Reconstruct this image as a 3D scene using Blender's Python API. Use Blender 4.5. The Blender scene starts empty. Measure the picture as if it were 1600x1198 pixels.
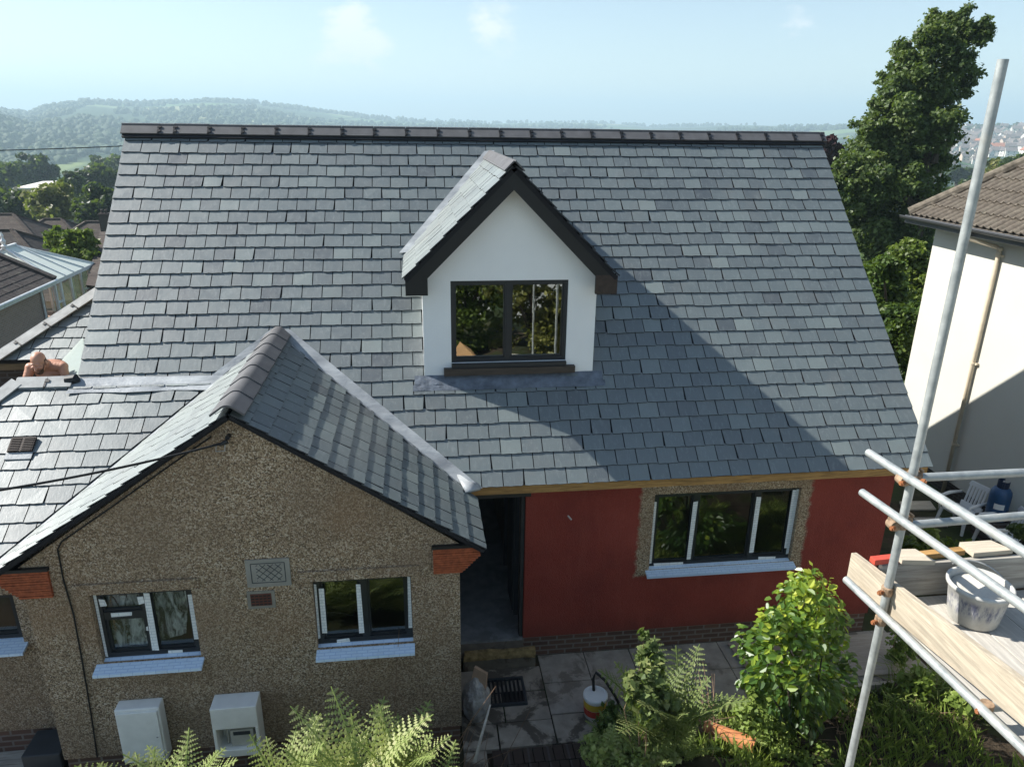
import bpy, bmesh, math, random
import numpy as np
from mathutils import Vector, Matrix, noise
R = math.radians
scene = bpy.context.scene
COL = scene.collection
rng = np.random.default_rng(7)
random.seed(7)

# ------------------------------------------------------------------ camera, sky, sun, exposure
CAM = np.array([3.98685, -7.91257, 6.69782])
CR = np.array([0.992066, -0.124989, 0.013553])
CU = np.array([0.029232, 0.334178, 0.942057])
CF = np.array([0.122276, 0.934186, -0.33518])
FPX = 1152.42
cd = bpy.data.cameras.new('camera'); cam = bpy.data.objects.new('camera', cd); COL.objects.link(cam)
cd.sensor_fit = 'HORIZONTAL'; cd.sensor_width = 36; cd.lens = FPX / 1600 * 36
cd.clip_start = 0.1; cd.clip_end = 40000
cam.matrix_world = Matrix(((CR[0], CU[0], -CF[0], CAM[0]), (CR[1], CU[1], -CF[1], CAM[1]), (CR[2], CU[2], -CF[2], CAM[2]), (0, 0, 0, 1)))
scene.camera = cam

SUN_L = Vector((1.0, -0.354, -0.87)).normalized()
SUN_EL = math.asin(-SUN_L.z); SUN_AZ = math.atan2(-SUN_L.x, -SUN_L.y)
world = bpy.data.worlds.new('World'); scene.world = world; world.use_nodes = True
wn = world.node_tree.nodes; wl = world.node_tree.links
bg = wn['Background']
sky = wn.new('ShaderNodeTexSky'); sky.sky_type = 'NISHITA'; sky.sun_disc = False
sky.sun_elevation = SUN_EL; sky.sun_rotation = SUN_AZ; sky.air_density = 1.0; sky.dust_density = 0.25; sky.ozone_density = 1.0
bg.inputs['Strength'].default_value = 0.074
# a few thin clouds, fixed by direction in the sky
tcw = wn.new('ShaderNodeTexCoord')
def wmath(op, a, b=None):
    n = wn.new('ShaderNodeMath'); n.operation = op
    for i, v in enumerate((a, b)):
        if v is None: continue
        if hasattr(v, 'is_linked'): wl.new(v, n.inputs[i])
        else: n.inputs[i].default_value = v
    return n.outputs[0]
def dirpx(x, y):
    d = CF + CR * (x - 800) / FPX - CU * (y - 599) / FPX
    return d / np.linalg.norm(d)
nz = wn.new('ShaderNodeTexNoise'); nz.inputs['Scale'].default_value = 26; nz.inputs['Detail'].default_value = 7; nz.inputs['Roughness'].default_value = 0.62
mp = wn.new('ShaderNodeMapping'); mp.inputs['Scale'].default_value = (1, 1, 1.9)
wl.new(tcw.outputs['Generated'], mp.inputs['Vector']); wl.new(mp.outputs[0], nz.inputs['Vector'])
tot = None
for (px, py, rad, amp) in ((548, 50, .046, 1.0), (575, 72, .042, .9), (520, 88, .04, .45), (765, 45, .05, .5), (1245, 42, .035, .4)):
    dp = wn.new('ShaderNodeVectorMath'); dp.operation = 'DISTANCE'
    wl.new(tcw.outputs['Generated'], dp.inputs[0]); dp.inputs[1].default_value = dirpx(px, py)
    g = wmath('MULTIPLY', wmath('MAXIMUM', wmath('SUBTRACT', 1.0, wmath('DIVIDE', dp.outputs['Value'], rad)), 0.0), amp)
    tot = g if tot is None else wmath('MAXIMUM', tot, g)
cl = wmath('MULTIPLY', wmath('MAXIMUM', wmath('SUBTRACT', wmath('ADD', nz.outputs['Fac'], wmath('MULTIPLY', tot, .55)), .585), 0.0), 4.2)
cl = wmath('MINIMUM', wmath('MULTIPLY', cl, wmath('MINIMUM', wmath('MULTIPLY', tot, 3.0), 1.0)), .92)
mx = wn.new('ShaderNodeMix'); mx.data_type = 'RGBA'
wl.new(cl, mx.inputs['Factor']); hsv = wn.new('ShaderNodeHueSaturation'); hsv.inputs['Saturation'].default_value = .90; hsv.inputs['Value'].default_value = 1.0; wl.new(sky.outputs[0], hsv.inputs['Color']); wl.new(hsv.outputs[0], mx.inputs['A']); mx.inputs['B'].default_value = (7.2, 7.2, 7.3, 1)
wl.new(mx.outputs['Result'], bg.inputs['Color'])

sd = bpy.data.lights.new('sun', 'SUN'); sun = bpy.data.objects.new('sun', sd); COL.objects.link(sun)
sd.energy = 4.8; sd.angle = R(0.53); sd.color = (1.0, 0.965, 0.90)
sun.rotation_euler = SUN_L.to_track_quat('-Z', 'Y').to_euler()
sun.location = (-40, 20, 50)
scene.view_settings.view_transform = 'Standard'; scene.view_settings.look = 'None'
scene.view_settings.exposure = 1.12; scene.view_settings.gamma = 1.0
scene.cycles.max_bounces = 6; scene.cycles.diffuse_bounces = 3; scene.cycles.glossy_bounces = 3
scene.cycles.transparent_max_bounces = 12; scene.cycles.transmission_bounces = 4; scene.cycles.volume_bounces = 0

# ------------------------------------------------------------------ helpers: pixels of the photograph to points of the place
def ray(x, y): return CF + CR * (x - 800) / FPX - CU * (y - 599) / FPX
def onX(x, y, X): d = ray(x, y); return CAM + d * (X - CAM[0]) / d[0]
def onY(x, y, Y): d = ray(x, y); return CAM + d * (Y - CAM[1]) / d[1]
def onZ(x, y, Z): d = ray(x, y); return CAM + d * (Z - CAM[2]) / d[2]
def onP(x, y, a, b, c):
    a, b, c = (np.asarray(q, float) for q in (a, b, c)); m = np.cross(b - a, c - a); d = ray(x, y)
    return CAM + d * (m @ (a - CAM)) / (m @ d)
def atD(x, y, depth): return CAM + ray(x, y) * depth
def smooth(a, b, x):
    t = min(1, max(0, (x - a) / (b - a))); return t * t * (3 - 2 * t)
def lerp(a, b, t): return np.asarray(a, float) * (1 - t) + np.asarray(b, float) * t

# ------------------------------------------------------------------ helpers: objects
def wloc(o):
    v = np.zeros(3)
    while o is not None:
        v = v + np.array(o.location); o = o.parent
    return v
def link(name, me, mats, parent=None):
    o = bpy.data.objects.new(name, me); COL.objects.link(o)
    for m in (mats if isinstance(mats, (list, tuple)) else [mats]): me.materials.append(m)
    if parent is not None: o.parent = parent
    return o
def tag(o, label=None, cat=None, group=None, kind=None):
    if label: o['label'] = label
    if cat: o['category'] = cat
    if group: o['group'] = group
    if kind: o['kind'] = kind
    return o
def thing(name, label, cat, loc=(0, 0, 0), rz=0, group=None):
    o = bpy.data.objects.new(name, None); COL.objects.link(o); o.location = [float(v) for v in loc]; o.rotation_euler = (0, 0, rz)
    o.empty_display_size = .2
    return tag(o, label, cat, group)
def copy_tree(o, loc=None, rz=None, scale=None, label=None):
    c = o.copy(); COL.objects.link(c)
    if loc is not None: c.location = [float(v) for v in loc]
    if rz is not None: c.rotation_euler = (0, 0, rz)
    if scale is not None: c.scale = scale if hasattr(scale, '__len__') else (scale,) * 3
    if label: c['label'] = label
    for ch in list(o.children):
        d = ch.copy(); COL.objects.link(d); d.parent = c
        for g in list(ch.children):
            e = g.copy(); COL.objects.link(e); e.parent = d
    return c

class MB:
    def __init__(s): s.v = []; s.f = []; s.m = []; s.r = []
    def face(s, pts, m=0, r=0.5):
        n = len(s.v); s.v.extend([tuple(float(c) for c in p) for p in pts]); s.f.append(list(range(n, n + len(pts)))); s.m.append(m); s.r.append(r)
    def mesh(s, vs, fs, m=0, r=0.5):
        n = len(s.v); s.v.extend([tuple(float(c) for c in p) for p in vs])
        for f in fs: s.f.append([n + i for i in f]); s.m.append(m); s.r.append(r)
    def box(s, a, b, m=0, r=0.5):
        (x0, y0, z0), (x1, y1, z1) = [min(p, q) for p, q in zip(a, b)], [max(p, q) for p, q in zip(a, b)]
        s.mesh([(x0,y0,z0),(x1,y0,z0),(x1,y1,z0),(x0,y1,z0),(x0,y0,z1),(x1,y0,z1),(x1,y1,z1),(x0,y1,z1)],
               [(3,2,1,0),(4,5,6,7),(0,1,5,4),(1,2,6,5),(2,3,7,6),(3,0,4,7)], m, r)
    def prism(s, poly, d, m=0, r=0.5):     # poly: 3-D points of a planar face, d: extrusion vector
        n = len(poly); d = np.asarray(d, float)
        a = [np.asarray(p, float) for p in poly]; b = [p + d for p in a]
        nn = np.zeros(3)
        for i in range(n): nn += np.cross(a[i], a[(i + 1) % n])
        if nn @ d > 0: a = a[::-1]; b = b[::-1]
        s.mesh(a + b, [tuple(range(n)), tuple(range(2 * n - 1, n - 1, -1))] + [(i, n + i, n + (i + 1) % n, (i + 1) % n) for i in range(n)], m, r)
    def beam(s, p, q, w, h, up=(0, 0, 1), m=0, r=.5):
        p, q = np.asarray(p, float), np.asarray(q, float); d = (q - p) / np.linalg.norm(q - p)
        sx = np.cross(d, up); sx /= np.linalg.norm(sx); sz = np.cross(sx, d)
        poly = [p + sx * w / 2 * i + sz * h / 2 * j for i, j in ((-1, -1), (1, -1), (1, 1), (-1, 1))]
        s.prism(poly, q - p, m, r)
    def tube(s, pts, rad, n=10, m=0, r=.5, cap=True):
        pts = [np.asarray(p, float) for p in pts]
        rad = [rad] * len(pts) if not hasattr(rad, '__len__') else rad
        base = len(s.v); prev = None
        for i, p in enumerate(pts):
            d = pts[min(i + 1, len(pts) - 1)] - pts[max(i - 1, 0)]; d = d / (np.linalg.norm(d) + 1e-12)
            if prev is None:
                a = np.cross(d, (0, 0, 1) if abs(d[2]) < .9 else (1, 0, 0))
            else: a = prev - d * (prev @ d)
            a = a / np.linalg.norm(a); prev = a; b = np.cross(d, a)
            for k in range(n):
                t = 2 * math.pi * k / n; s.v.append(tuple(p + (a * math.cos(t) + b * math.sin(t)) * rad[i]))
        for i in range(len(pts) - 1):
            for k in range(n):
                s.f.append([base + i * n + k, base + i * n + (k + 1) % n, base + (i + 1) * n + (k + 1) % n, base + (i + 1) * n + k]); s.m.append(m); s.r.append(r)
        if cap:
            s.f.append([base + k for k in range(n)][::-1]); s.m.append(m); s.r.append(r)
            e = base + (len(pts) - 1) * n; s.f.append([e + k for k in range(n)]); s.m.append(m); s.r.append(r)
    def lathe(s, prof, c, n=24, m=0, r=.5):   # prof: (radius, z)
        base = len(s.v)
        for (q, z) in prof:
            for k in range(n):
                t = 2 * math.pi * k / n; s.v.append((c[0] + q * math.cos(t), c[1] + q * math.sin(t), c[2] + z))
        for i in range(len(prof) - 1):
            for k in range(n):
                s.f.append([base + i * n + k, base + i * n + (k + 1) % n, base + (i + 1) * n + (k + 1) % n, base + (i + 1) * n + k]); s.m.append(m); s.r.append(r)
        if prof[0][0] > 1e-4: s.f.append([base + k for k in range(n)][::-1]); s.m.append(m); s.r.append(r)
        if prof[-1][0] > 1e-4: e = base + (len(prof) - 1) * n; s.f.append([e + k for k in range(n)]); s.m.append(m); s.r.append(r)
    def build(s, name, mats, parent=None, local=False, smooth_=False, bevel=0, bseg=2):
        off = np.zeros(3) if local or parent is None else wloc(parent)
        v = np.array(s.v) - off
        me = bpy.data.meshes.new(name); me.from_pydata(v.tolist(), [], s.f)
        me.polygons.foreach_set('material_index', s.m)
        at = me.attributes.new('rnd', 'FLOAT', 'FACE'); at.data.foreach_set('value', s.r)
        if smooth_: me.polygons.foreach_set('use_smooth', [True] * len(s.f))
        me.update()
        o = link(name, me, mats, parent)
        if bevel:
            b = o.modifiers.new('bevel', 'BEVEL'); b.width = bevel; b.segments = bseg; b.limit_method = 'ANGLE'; b.angle_limit = R(40)
        return o

def quads(name, V, rnd, mat, parent=None, off=(0, 0, 0)):   # V (N,4,3)
    N, K = V.shape[0], V.shape[1]; me = bpy.data.meshes.new(name)
    me.vertices.add(N * K); me.vertices.foreach_set('co', (V - np.asarray(off)).reshape(-1).astype(np.float32))
    me.loops.add(N * K); me.loops.foreach_set('vertex_index', np.arange(N * K, dtype=np.int32))
    me.polygons.add(N); me.polygons.foreach_set('loop_start', np.arange(0, N * K, K, dtype=np.int32))
    at = me.attributes.new('rnd', 'FLOAT', 'FACE'); at.data.foreach_set('value', np.asarray(rnd, np.float32))
    me.update(calc_edges=True)
    return link(name, me, mat, parent)

# ------------------------------------------------------------------ materials
class NT:
    def __init__(s, name):
        s.mat = bpy.data.materials.new(name); s.mat.use_nodes = True
        s.n = s.mat.node_tree.nodes; s.l = s.mat.node_tree.links; s.b = s.n['Principled BSDF']; s.out = s.n['Material Output']
        s.tc = s.n.new('ShaderNodeTexCoord')
    def set(s, sock, v):
        if hasattr(v, 'is_linked'): s.l.new(v, sock)
        elif hasattr(v, '__len__') and len(v) == 3 and sock.type == 'RGBA': sock.default_value = (*v, 1)
        else: sock.default_value = v
    def obj(s, scale=(1, 1, 1), rot=(0, 0, 0), src=None):
        m = s.n.new('ShaderNodeMapping'); m.inputs['Scale'].default_value = scale; m.inputs['Rotation'].default_value = rot
        s.l.new(src if src is not None else s.tc.outputs['Object'], m.inputs['Vector']); return m.outputs[0]
    def noise(s, scale, detail=4, rough=.55, vec=None, dist=0):
        t = s.n.new('ShaderNodeTexNoise'); s.l.new(vec if vec is not None else s.tc.outputs['Object'], t.inputs['Vector'])
        t.inputs['Scale'].default_value = scale; t.inputs['Detail'].default_value = detail; t.inputs['Roughness'].default_value = rough; t.inputs['Distortion'].default_value = dist
        return t.outputs['Fac']
    def vor(s, scale, vec=None, out='Color', feat='F1'):
        t = s.n.new('ShaderNodeTexVoronoi'); t.feature = feat; s.l.new(vec if vec is not None else s.tc.outputs['Object'], t.inputs['Vector']); t.inputs['Scale'].default_value = scale
        return t.outputs[out]
    def bright(s, c):
        t = s.n.new('ShaderNodeSeparateColor'); s.l.new(c, t.inputs[0]); return t.outputs[0]
    def attr(s, nm='rnd'):
        t = s.n.new('ShaderNodeAttribute'); t.attribute_name = nm; return t.outputs['Fac']
    def ramp(s, f, stops, interp='LINEAR'):
        t = s.n.new('ShaderNodeValToRGB'); s.l.new(f, t.inputs[0]); e = t.color_ramp.elements; t.color_ramp.interpolation = interp
        while len(e) < len(stops): e.new(0.5)
        for el, (p, c) in zip(e, stops): el.position = p; el.color = (*c, 1) if hasattr(c, '__len__') else (c, c, c, 1)
        return t.outputs[0]
    def mix(s, f, a, b, mode='MIX'):
        t = s.n.new('ShaderNodeMix'); t.data_type = 'RGBA'; t.blend_type = mode
        s.set(t.inputs['Factor'], f); s.set(t.inputs['A'], a); s.set(t.inputs['B'], b); return t.outputs['Result']
    def math(s, op, a, b=0.0, c=None):
        t = s.n.new('ShaderNodeMath'); t.operation = op; s.set(t.inputs[0], a); s.set(t.inputs[1], b)
        if c is not None: s.set(t.inputs[2], c)
        return t.outputs[0]
    def xyz(s, vec=None):
        t = s.n.new('ShaderNodeSeparateXYZ'); s.l.new(vec if vec is not None else s.tc.outputs['Object'], t.inputs[0]); return t.outputs
    def comb(s, x=0.0, y=0.0, z=0.0):
        t = s.n.new('ShaderNodeCombineXYZ')
        for i, v in enumerate((x, y, z)): s.set(t.inputs[i], v)
        return t.outputs[0]
    def brick(s, vec, c1, c2, mo, scale=1, w=.225, h=.075, mort=.01, off=.5, bias=0):
        t = s.n.new('ShaderNodeTexBrick'); s.l.new(vec, t.inputs['Vector']); s.set(t.inputs['Color1'], c1); s.set(t.inputs['Color2'], c2); s.set(t.inputs['Mortar'], mo)
        t.inputs['Scale'].default_value = scale; t.inputs['Brick Width'].default_value = w; t.inputs['Row Height'].default_value = h; t.inputs['Mortar Size'].default_value = mort; t.inputs['Bias'].default_value = bias; t.offset = off
        return t.outputs['Color'], t.outputs['Fac']
    def bump(s, h, strength=.5, dist=.01, invert=False):
        t = s.n.new('ShaderNodeBump'); t.inputs['Strength'].default_value = strength; t.inputs['Distance'].default_value = dist; t.invert = invert; s.l.new(h, t.inputs['Height'])
        s.l.new(t.outputs[0], s.b.inputs['Normal']); return t.outputs[0]
    def done(s, col=None, rough=.6, spec=.5, metal=0.0):
        if col is not None: s.set(s.b.inputs['Base Color'], col)
        s.set(s.b.inputs['Roughness'], rough); s.b.inputs['Specular IOR Level'].default_value = spec; s.b.inputs['Metallic'].default_value = metal
        return s.mat

def simple(name, col, rough=.6, spec=.5, metal=0.0, var=.15, scale=6, bump=0, bscale=60, bdist=.003):
    t = NT(name); c = np.array(col)
    f = t.noise(scale, 5)
    co = t.ramp(f, [(.3, tuple(c * (1 - var))), (.7, tuple(np.minimum(c * (1 + var), 1)))])
    if bump: t.bump(t.noise(bscale, 4), bump, bdist)
    return t.done(co, rough, spec, metal)

def m_slate(name='slate', warm=0.0):
    t = NT(name); r = t.attr()
    base = t.ramp(r, [(0, (.044, .053, .060)), (.2, (.078, .095, .099)), (.7, (.112, .137, .137)), (1, (.168, .200, .190))])
    n1 = t.noise(9, 6, .65, t.obj((1, 1, 1)))
    n2 = t.noise(30, 5, .6, t.obj((1, .35, .35), (0, 0, .5)), .6)
    c = t.mix(t.math('MULTIPLY', n1, .4), base, (.102, .124, .125))
    c = t.mix(t.ramp(n2, [(.53, 0), (.70, .45)]), c, (.20, .225, .22))
    c = t.mix(t.ramp(t.noise(2.2, 4), [(.52, 0), (.7, .35)]), c, (.125, .128, .12))
    t.bump(t.math('ADD', t.math('MULTIPLY', n2, .6), n1), .35, .006)
    t.b.inputs['IOR'].default_value = 1.85
    return t.done(c, t.ramp(n1, [(.3, .44), (.7, .56)]), .6)
M = {}
M['slate'] = m_slate()
M['slate_edge_shade'] = simple('slate edge gap shade', (.045, .048, .052), .8, .3, var=.3, scale=30)  # slate sides darkened, painting in the shadow gaps between slates
M['under'] = simple('roof underlay', (.018, .018, .02), .9, .2)
M['ridge'] = simple('ridge tile', (.095, .095, .099), .7, .4, var=.18, bump=.3, bscale=90)
M['clip'] = simple('black plastic', (.012, .012, .013), .5, .4)
def m_lead():
    t = NT('lead'); n = t.noise(7, 6, .7); n2 = t.noise(25, 4)
    n = t.noise(3.5, 4, .6, t.obj((.5, 1.5, 1.5)))
    c = t.ramp(n, [(.3, (.20, .215, .23)), (.55, (.31, .33, .345)), (.75, (.43, .455, .465))])
    t.bump(t.math('ADD', n, t.math('MULTIPLY', n2, .25)), .6, .02)
    return t.done(c, .5, .5, .05)
M['lead'] = m_lead()
M['black_board'] = simple('black fascia', (.010, .010, .011), .45, .4, var=.2)
M['brown_panel'] = simple('dark brown panel', (.045, .032, .026), .6, .3, var=.3, scale=12)
M['white_render'] = simple('white render', (.84, .84, .82), .85, .3, var=.025, scale=2.5, bump=.15, bscale=220, bdist=.002)
M['frame'] = simple('anthracite frame', (.016, .019, .023), .38, .5, var=.1)
def m_glass(name, refl=.16):
    t = NT(name); n = t.n; l = t.l
    g = n.new('ShaderNodeBsdfGlossy'); g.inputs['Roughness'].default_value = .003; g.inputs['Color'].default_value = (.95, 1, .97, 1)
    tr = n.new('ShaderNodeBsdfTransparent'); tr.inputs['Color'].default_value = (.82, .87, .86, 1)
    fr = n.new('ShaderNodeFresnel'); fr.inputs['IOR'].default_value = 1.5
    f = t.math('MINIMUM', t.math('ADD', t.math('MULTIPLY', fr.outputs[0], 1.4), refl), 1.0)
    mx = n.new('ShaderNodeMixShader'); l.new(f, mx.inputs[0]); l.new(tr.outputs[0], mx.inputs[1]); l.new(g.outputs[0], mx.inputs[2])
    bp = n.new('ShaderNodeBump'); bp.inputs['Strength'].default_value = .03; bp.inputs['Distance'].default_value = .02; l.new(t.noise(1.6, 2), bp.inputs['Height']); l.new(bp.outputs[0], g.inputs['Normal'])
    l.new(mx.outputs[0], t.out.inputs['Surface']); return t.mat
M['glass'] = m_glass('window glass', .05)
M['glass_dormer'] = m_glass('coated dormer glass', .30)
def m_film(name, col, line, axis='xz'):
    t = NT(name); x, y, z = t.xyz()
    v = t.comb(x, z if axis == 'xz' else y, 0.0)
    c, f = t.brick(v, col, tuple(np.array(col) * .94), line, 1, .11, .035, .004)
    c = t.mix(t.ramp(t.noise(14, 4), [(.5, 0), (.7, .3)]), c, tuple(np.array(col) * .7))
    return t.done(c, .45, .5)
M['film'] = m_film('protective film', (.80, .82, .82), (.56, .60, .63))
M['sillfilm'] = m_film('sill film', (.66, .80, .95), (.46, .60, .80), 'xy')
def m_pebble(name='pebbledash', red=False):
    t = NT(name)
    v = t.vor(86); b = t.bright(v)
    st = t.ramp(b, [(0, (.075, .054, .034)), (.22, (.19, .132, .080)), (.5, (.35, .252, .155)), (.75, (.48, .37, .245)), (.93, (.66, .56, .43))])
    st = t.mix(t.ramp(t.noise(1.3, 5, .6), [(.35, 0), (.65, .55)]), st, (.235, .165, .105), 'MIX')
    st = t.mix(t.ramp(t.noise(.7, 4), [(.5, 0), (.75, .4)]), st, (.33, .18, .08))
    x, y, z = t.xyz()
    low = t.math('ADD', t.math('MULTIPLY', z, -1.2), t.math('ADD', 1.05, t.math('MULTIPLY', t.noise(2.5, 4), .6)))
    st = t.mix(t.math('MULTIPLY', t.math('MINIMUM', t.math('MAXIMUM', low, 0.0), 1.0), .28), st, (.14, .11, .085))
    d = t.vor(86, out='Distance')
    if not red:
        t.bump(d, 1.0, .012, True)
        return t.done(st, .8, .35)
    # red masonry paint with an unpainted rectangle round the window
    dx = t.math('SUBTRACT', t.math('ABSOLUTE', t.math('SUBTRACT', x, 2.80)), 1.13)
    dz = t.math('SUBTRACT', t.math('ABSOLUTE', t.math('SUBTRACT', z, 1.95)), .80)
    e = t.math('ADD', t.math('MAXIMUM', dx, dz), t.math('MULTIPLY', t.math('SUBTRACT', t.noise(9, 6, .7), .5), .16))
    k = t.math('MINIMUM', t.math('MAXIMUM', t.math('MULTIPLY', t.math('ADD', e, .02), 22.0), 0.0), 1.0)
    n = t.noise(1.4, 5)
    rd = t.ramp(n, [(.3, (.205, .030, .020)), (.5, (.25, .038, .024)), (.7, (.30, .052, .034))])
    rd = t.mix(t.ramp(b, [(.6, 0), (1, .22)]), rd, (.40, .08, .055))
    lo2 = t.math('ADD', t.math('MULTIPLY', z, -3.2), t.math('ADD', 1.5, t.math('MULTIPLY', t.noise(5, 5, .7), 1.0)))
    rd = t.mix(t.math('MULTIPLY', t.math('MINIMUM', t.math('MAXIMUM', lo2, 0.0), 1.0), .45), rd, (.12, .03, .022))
    rd = t.mix(t.ramp(t.noise(2.4, 6, .65, t.obj((2.2, 1, .35))), [(.52, 0), (.7, .30)]), rd, (.34, .075, .05))
    c = t.mix(k, st, rd)
    t.bump(t.math('ADD', d, t.math('MULTIPLY', t.noise(45, 3), .4)), .8, .010, True)
    return t.done(c, .75, .35)
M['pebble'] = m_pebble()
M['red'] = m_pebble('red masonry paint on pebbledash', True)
def m_brick(name, c1, c2, mo, axis='xz', w=.225, h=.075, mort=.012):
    t = NT(name); x, y, z = t.xyz()
    v = t.comb(x if axis == 'xz' else y, z, 0.0)
    c, f = t.brick(v, c1, c2, mo, 1, w, h, mort)
    c = t.mix(t.math('MULTIPLY', t.noise(18, 5), .45), c, tuple(np.array(c1) * .55))
    t.bump(t.math('ADD', t.math('MULTIPLY', f, -1.0), t.math('MULTIPLY', t.noise(60, 4), .4)), .7, .008)
    return t.done(c, .85, .25)
M['brick'] = m_brick('brown plinth brick', (.16, .09, .066), (.10, .062, .05), (.22, .19, .165))
M['brick_y'] = m_brick('brown brick side', (.42, .285, .215), (.32, .22, .17), (.44, .39, .34), 'yz')
M['brick_dark'] = m_brick('dark brick', (.055, .042, .036), (.04, .032, .028), (.085, .08, .075), 'yz')
M['brick_dark_x'] = m_brick('dark brick front', (.075, .052, .042), (.055, .04, .034), (.10, .09, .085))
M['corbel'] = simple('terracotta creasing tile', (.32, .085, .035), .8, .3, var=.35, scale=25, bump=.3)
def m_wood(name, col, dark=.5, axis=0, rough=.75, sc=1.0):
    t = NT(name); s = [14 * sc, 14 * sc, 14 * sc]; s[axis] = 1.1 * sc
    n = t.noise(3, 6, .6, t.obj(tuple(s)), .8); c = np.array(col)
    co = t.ramp(n, [(.3, tuple(c * dark)), (.5, tuple(c * .9)), (.72, tuple(np.minimum(c * 1.2, 1)))])
    co = t.mix(t.ramp(t.noise(5, 4), [(.55, 0), (.75, .4)]), co, tuple(c * .55))
    t.bump(n, .3, .004); return t.done(co, rough, .3)
M['timber'] = m_wood('raw timber', (.42, .24, .085))
M['scaffold_board'] = m_wood('weathered scaffold board', (.42, .36, .275), .65, 1, 1.5)
M['scaffold_board_x'] = m_wood('grey scaffold board', (.40, .37, .32), .6, 0, .85)
M['deck'] = m_wood('mortar dusted deck board', (.47, .44, .39), .8, 1, .85)
M['pale_wood'] = m_wood('pale offcut', (.52, .45, .35), .85, 0)
M['plywood'] = m_wood('plywood', (.52, .30, .14), .8, 0)
M['ply_pale'] = m_wood('pale plywood', (.75, .60, .40), .85, 0)
M['sill_wood'] = m_wood('dark brown sill', (.075, .058, .045), .5, 0)
def m_concrete(name, col, stain=(.03, .03, .03), s0=.52):
    t = NT(name); n = t.noise(2.2, 7, .65, None, .6); c = np.array(col)
    co = t.ramp(t.noise(7, 6), [(.3, tuple(c * .75)), (.7, tuple(c * 1.15))])
    co = t.mix(t.ramp(n, [(s0, 0), (s0 + .05, .8)]), co, stain)
    co = t.mix(t.ramp(t.noise(90, 3), [(.55, 0), (.7, .3)]), co, tuple(c * .6))
    t.bump(t.noise(60, 5), .4, .004); return t.done(co, t.ramp(n, [(s0, .85), (s0 + .06, .5)]), .35)
M['paving'] = m_concrete('damp concrete paving', (.34, .295, .24), (.05, .04, .03), .5)
M['paving_dry'] = m_concrete('concrete slab', (.36, .325, .28), (.16, .14, .115), .53)
M['hall'] = m_concrete('hall concrete', (.24, .25, .26), (.15, .155, .16), .55)
M['step'] = m_concrete('old concrete step', (.17, .145, .11), (.06, .045, .03), .5)
M['moss_edge'] = simple('mossy step edge', (.30, .22, .10), .9, .2, var=.5, scale=14, bump=.6, bscale=40)
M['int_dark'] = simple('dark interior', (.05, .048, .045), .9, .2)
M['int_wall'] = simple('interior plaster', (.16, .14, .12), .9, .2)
def m_soil():
    t = NT('soil ground'); n = t.noise(3, 7, .7); x, y, z = t.xyz(t.tc.outputs['Object'])
    so = t.ramp(n, [(.3, (.022, .016, .011)), (.55, (.055, .04, .027)), (.75, (.10, .075, .05))])
    so = t.mix(t.ramp(t.noise(1.1, 5), [(.45, 0), (.6, .8)]), so, (.035, .05, .016))
    # far away the ground is fields, hedges and woods
    g = t.n.new('ShaderNodeNewGeometry'); 
    v1 = t.vor(.0052, t.obj((1, .75, 0)), 'Color'); cellv = t.bright(v1)
    fld = t.ramp(cellv, [(0, (.05, .105, .024)), (.3, (.085, .145, .034)), (.55, (.12, .185, .05)), (.78, (.17, .20, .075)), (1, (.26, .25, .12))])
    ed = t.vor(.0052, t.obj((1, .75, 0)), 'Distance', 'DISTANCE_TO_EDGE')
    fld = t.mix(t.ramp(ed, [(.0, 1), (.07, 0)]), fld, (.022, .045, .014))
    wood = t.ramp(t.noise(.09, 6, .7), [(.3, (.014, .03, .009)), (.7, (.04, .07, .02))])
    wm = t.ramp(t.noise(.0021, 4, .55), [(.45, 0), (.49, 1)])
    far = t.mix(wm, fld, wood)
    ln = t.n.new('ShaderNodeVectorMath'); ln.operation = 'LENGTH'; t.l.new(t.tc.outputs['Object'], ln.inputs[0])
    grass = t.ramp(t.noise(.5, 6), [(.35, (.03, .055, .014)), (.65, (.07, .10, .03))])
    c = t.mix(t.ramp(t.math('DIVIDE', ln.outputs['Value'], 100.0), [(.13, 0), (.17, 1)]), so, grass)
    c = t.mix(t.ramp(t.math('DIVIDE', ln.outputs['Value'], 1000.0), [(.2, 0), (.4, 1)]), c, far)
    t.bump(n, .9, .03); return t.done(c, .95, .15)
M['ground'] = m_soil()
M['soil'] = simple('dark loose soil', (.04, .03, .02), .95, .15, var=.6, scale=20, bump=1, bscale=30, bdist=.03)
def m_leaf(name, stops, rough=.5, trans=.35, tcol=None, spec=.4):
    t = NT(name); r = t.attr(); c = t.ramp(r, stops)
    t.done(c, rough, spec)
    tl = t.n.new('ShaderNodeBsdfTranslucent'); t.l.new(t.mix(.6, c, tcol or (.16, .24, .02)), tl.inputs['Color'])
    mx = t.n.new('ShaderNodeMixShader'); mx.inputs[0].default_value = trans
    t.l.new(t.b.outputs[0], mx.inputs[1]); t.l.new(tl.outputs[0], mx.inputs[2]); t.l.new(mx.outputs[0], t.out.inputs['Surface']); return t.mat
M['leaf_syc'] = m_leaf('sycamore leaves', [(0, (.034, .06, .016)), (.5, (.08, .12, .032)), (.85, (.13, .17, .046)), (1, (.19, .22, .07))])
M['leaf_hedge'] = m_leaf('hedge leaves', [(0, (.026, .052, .011)), (.5, (.062, .11, .02)), (1, (.15, .20, .04))])
M['leaf_bright'] = m_leaf('bright bush leaves', [(0, (.05, .08, .012)), (.5, (.11, .16, .024)), (1, (.22, .26, .05))], .5, .4)
M['leaf_olive'] = m_leaf('olive leaves', [(0, (.10, .105, .02)), (.5, (.19, .185, .04)), (1, (.29, .27, .08))])
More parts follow.
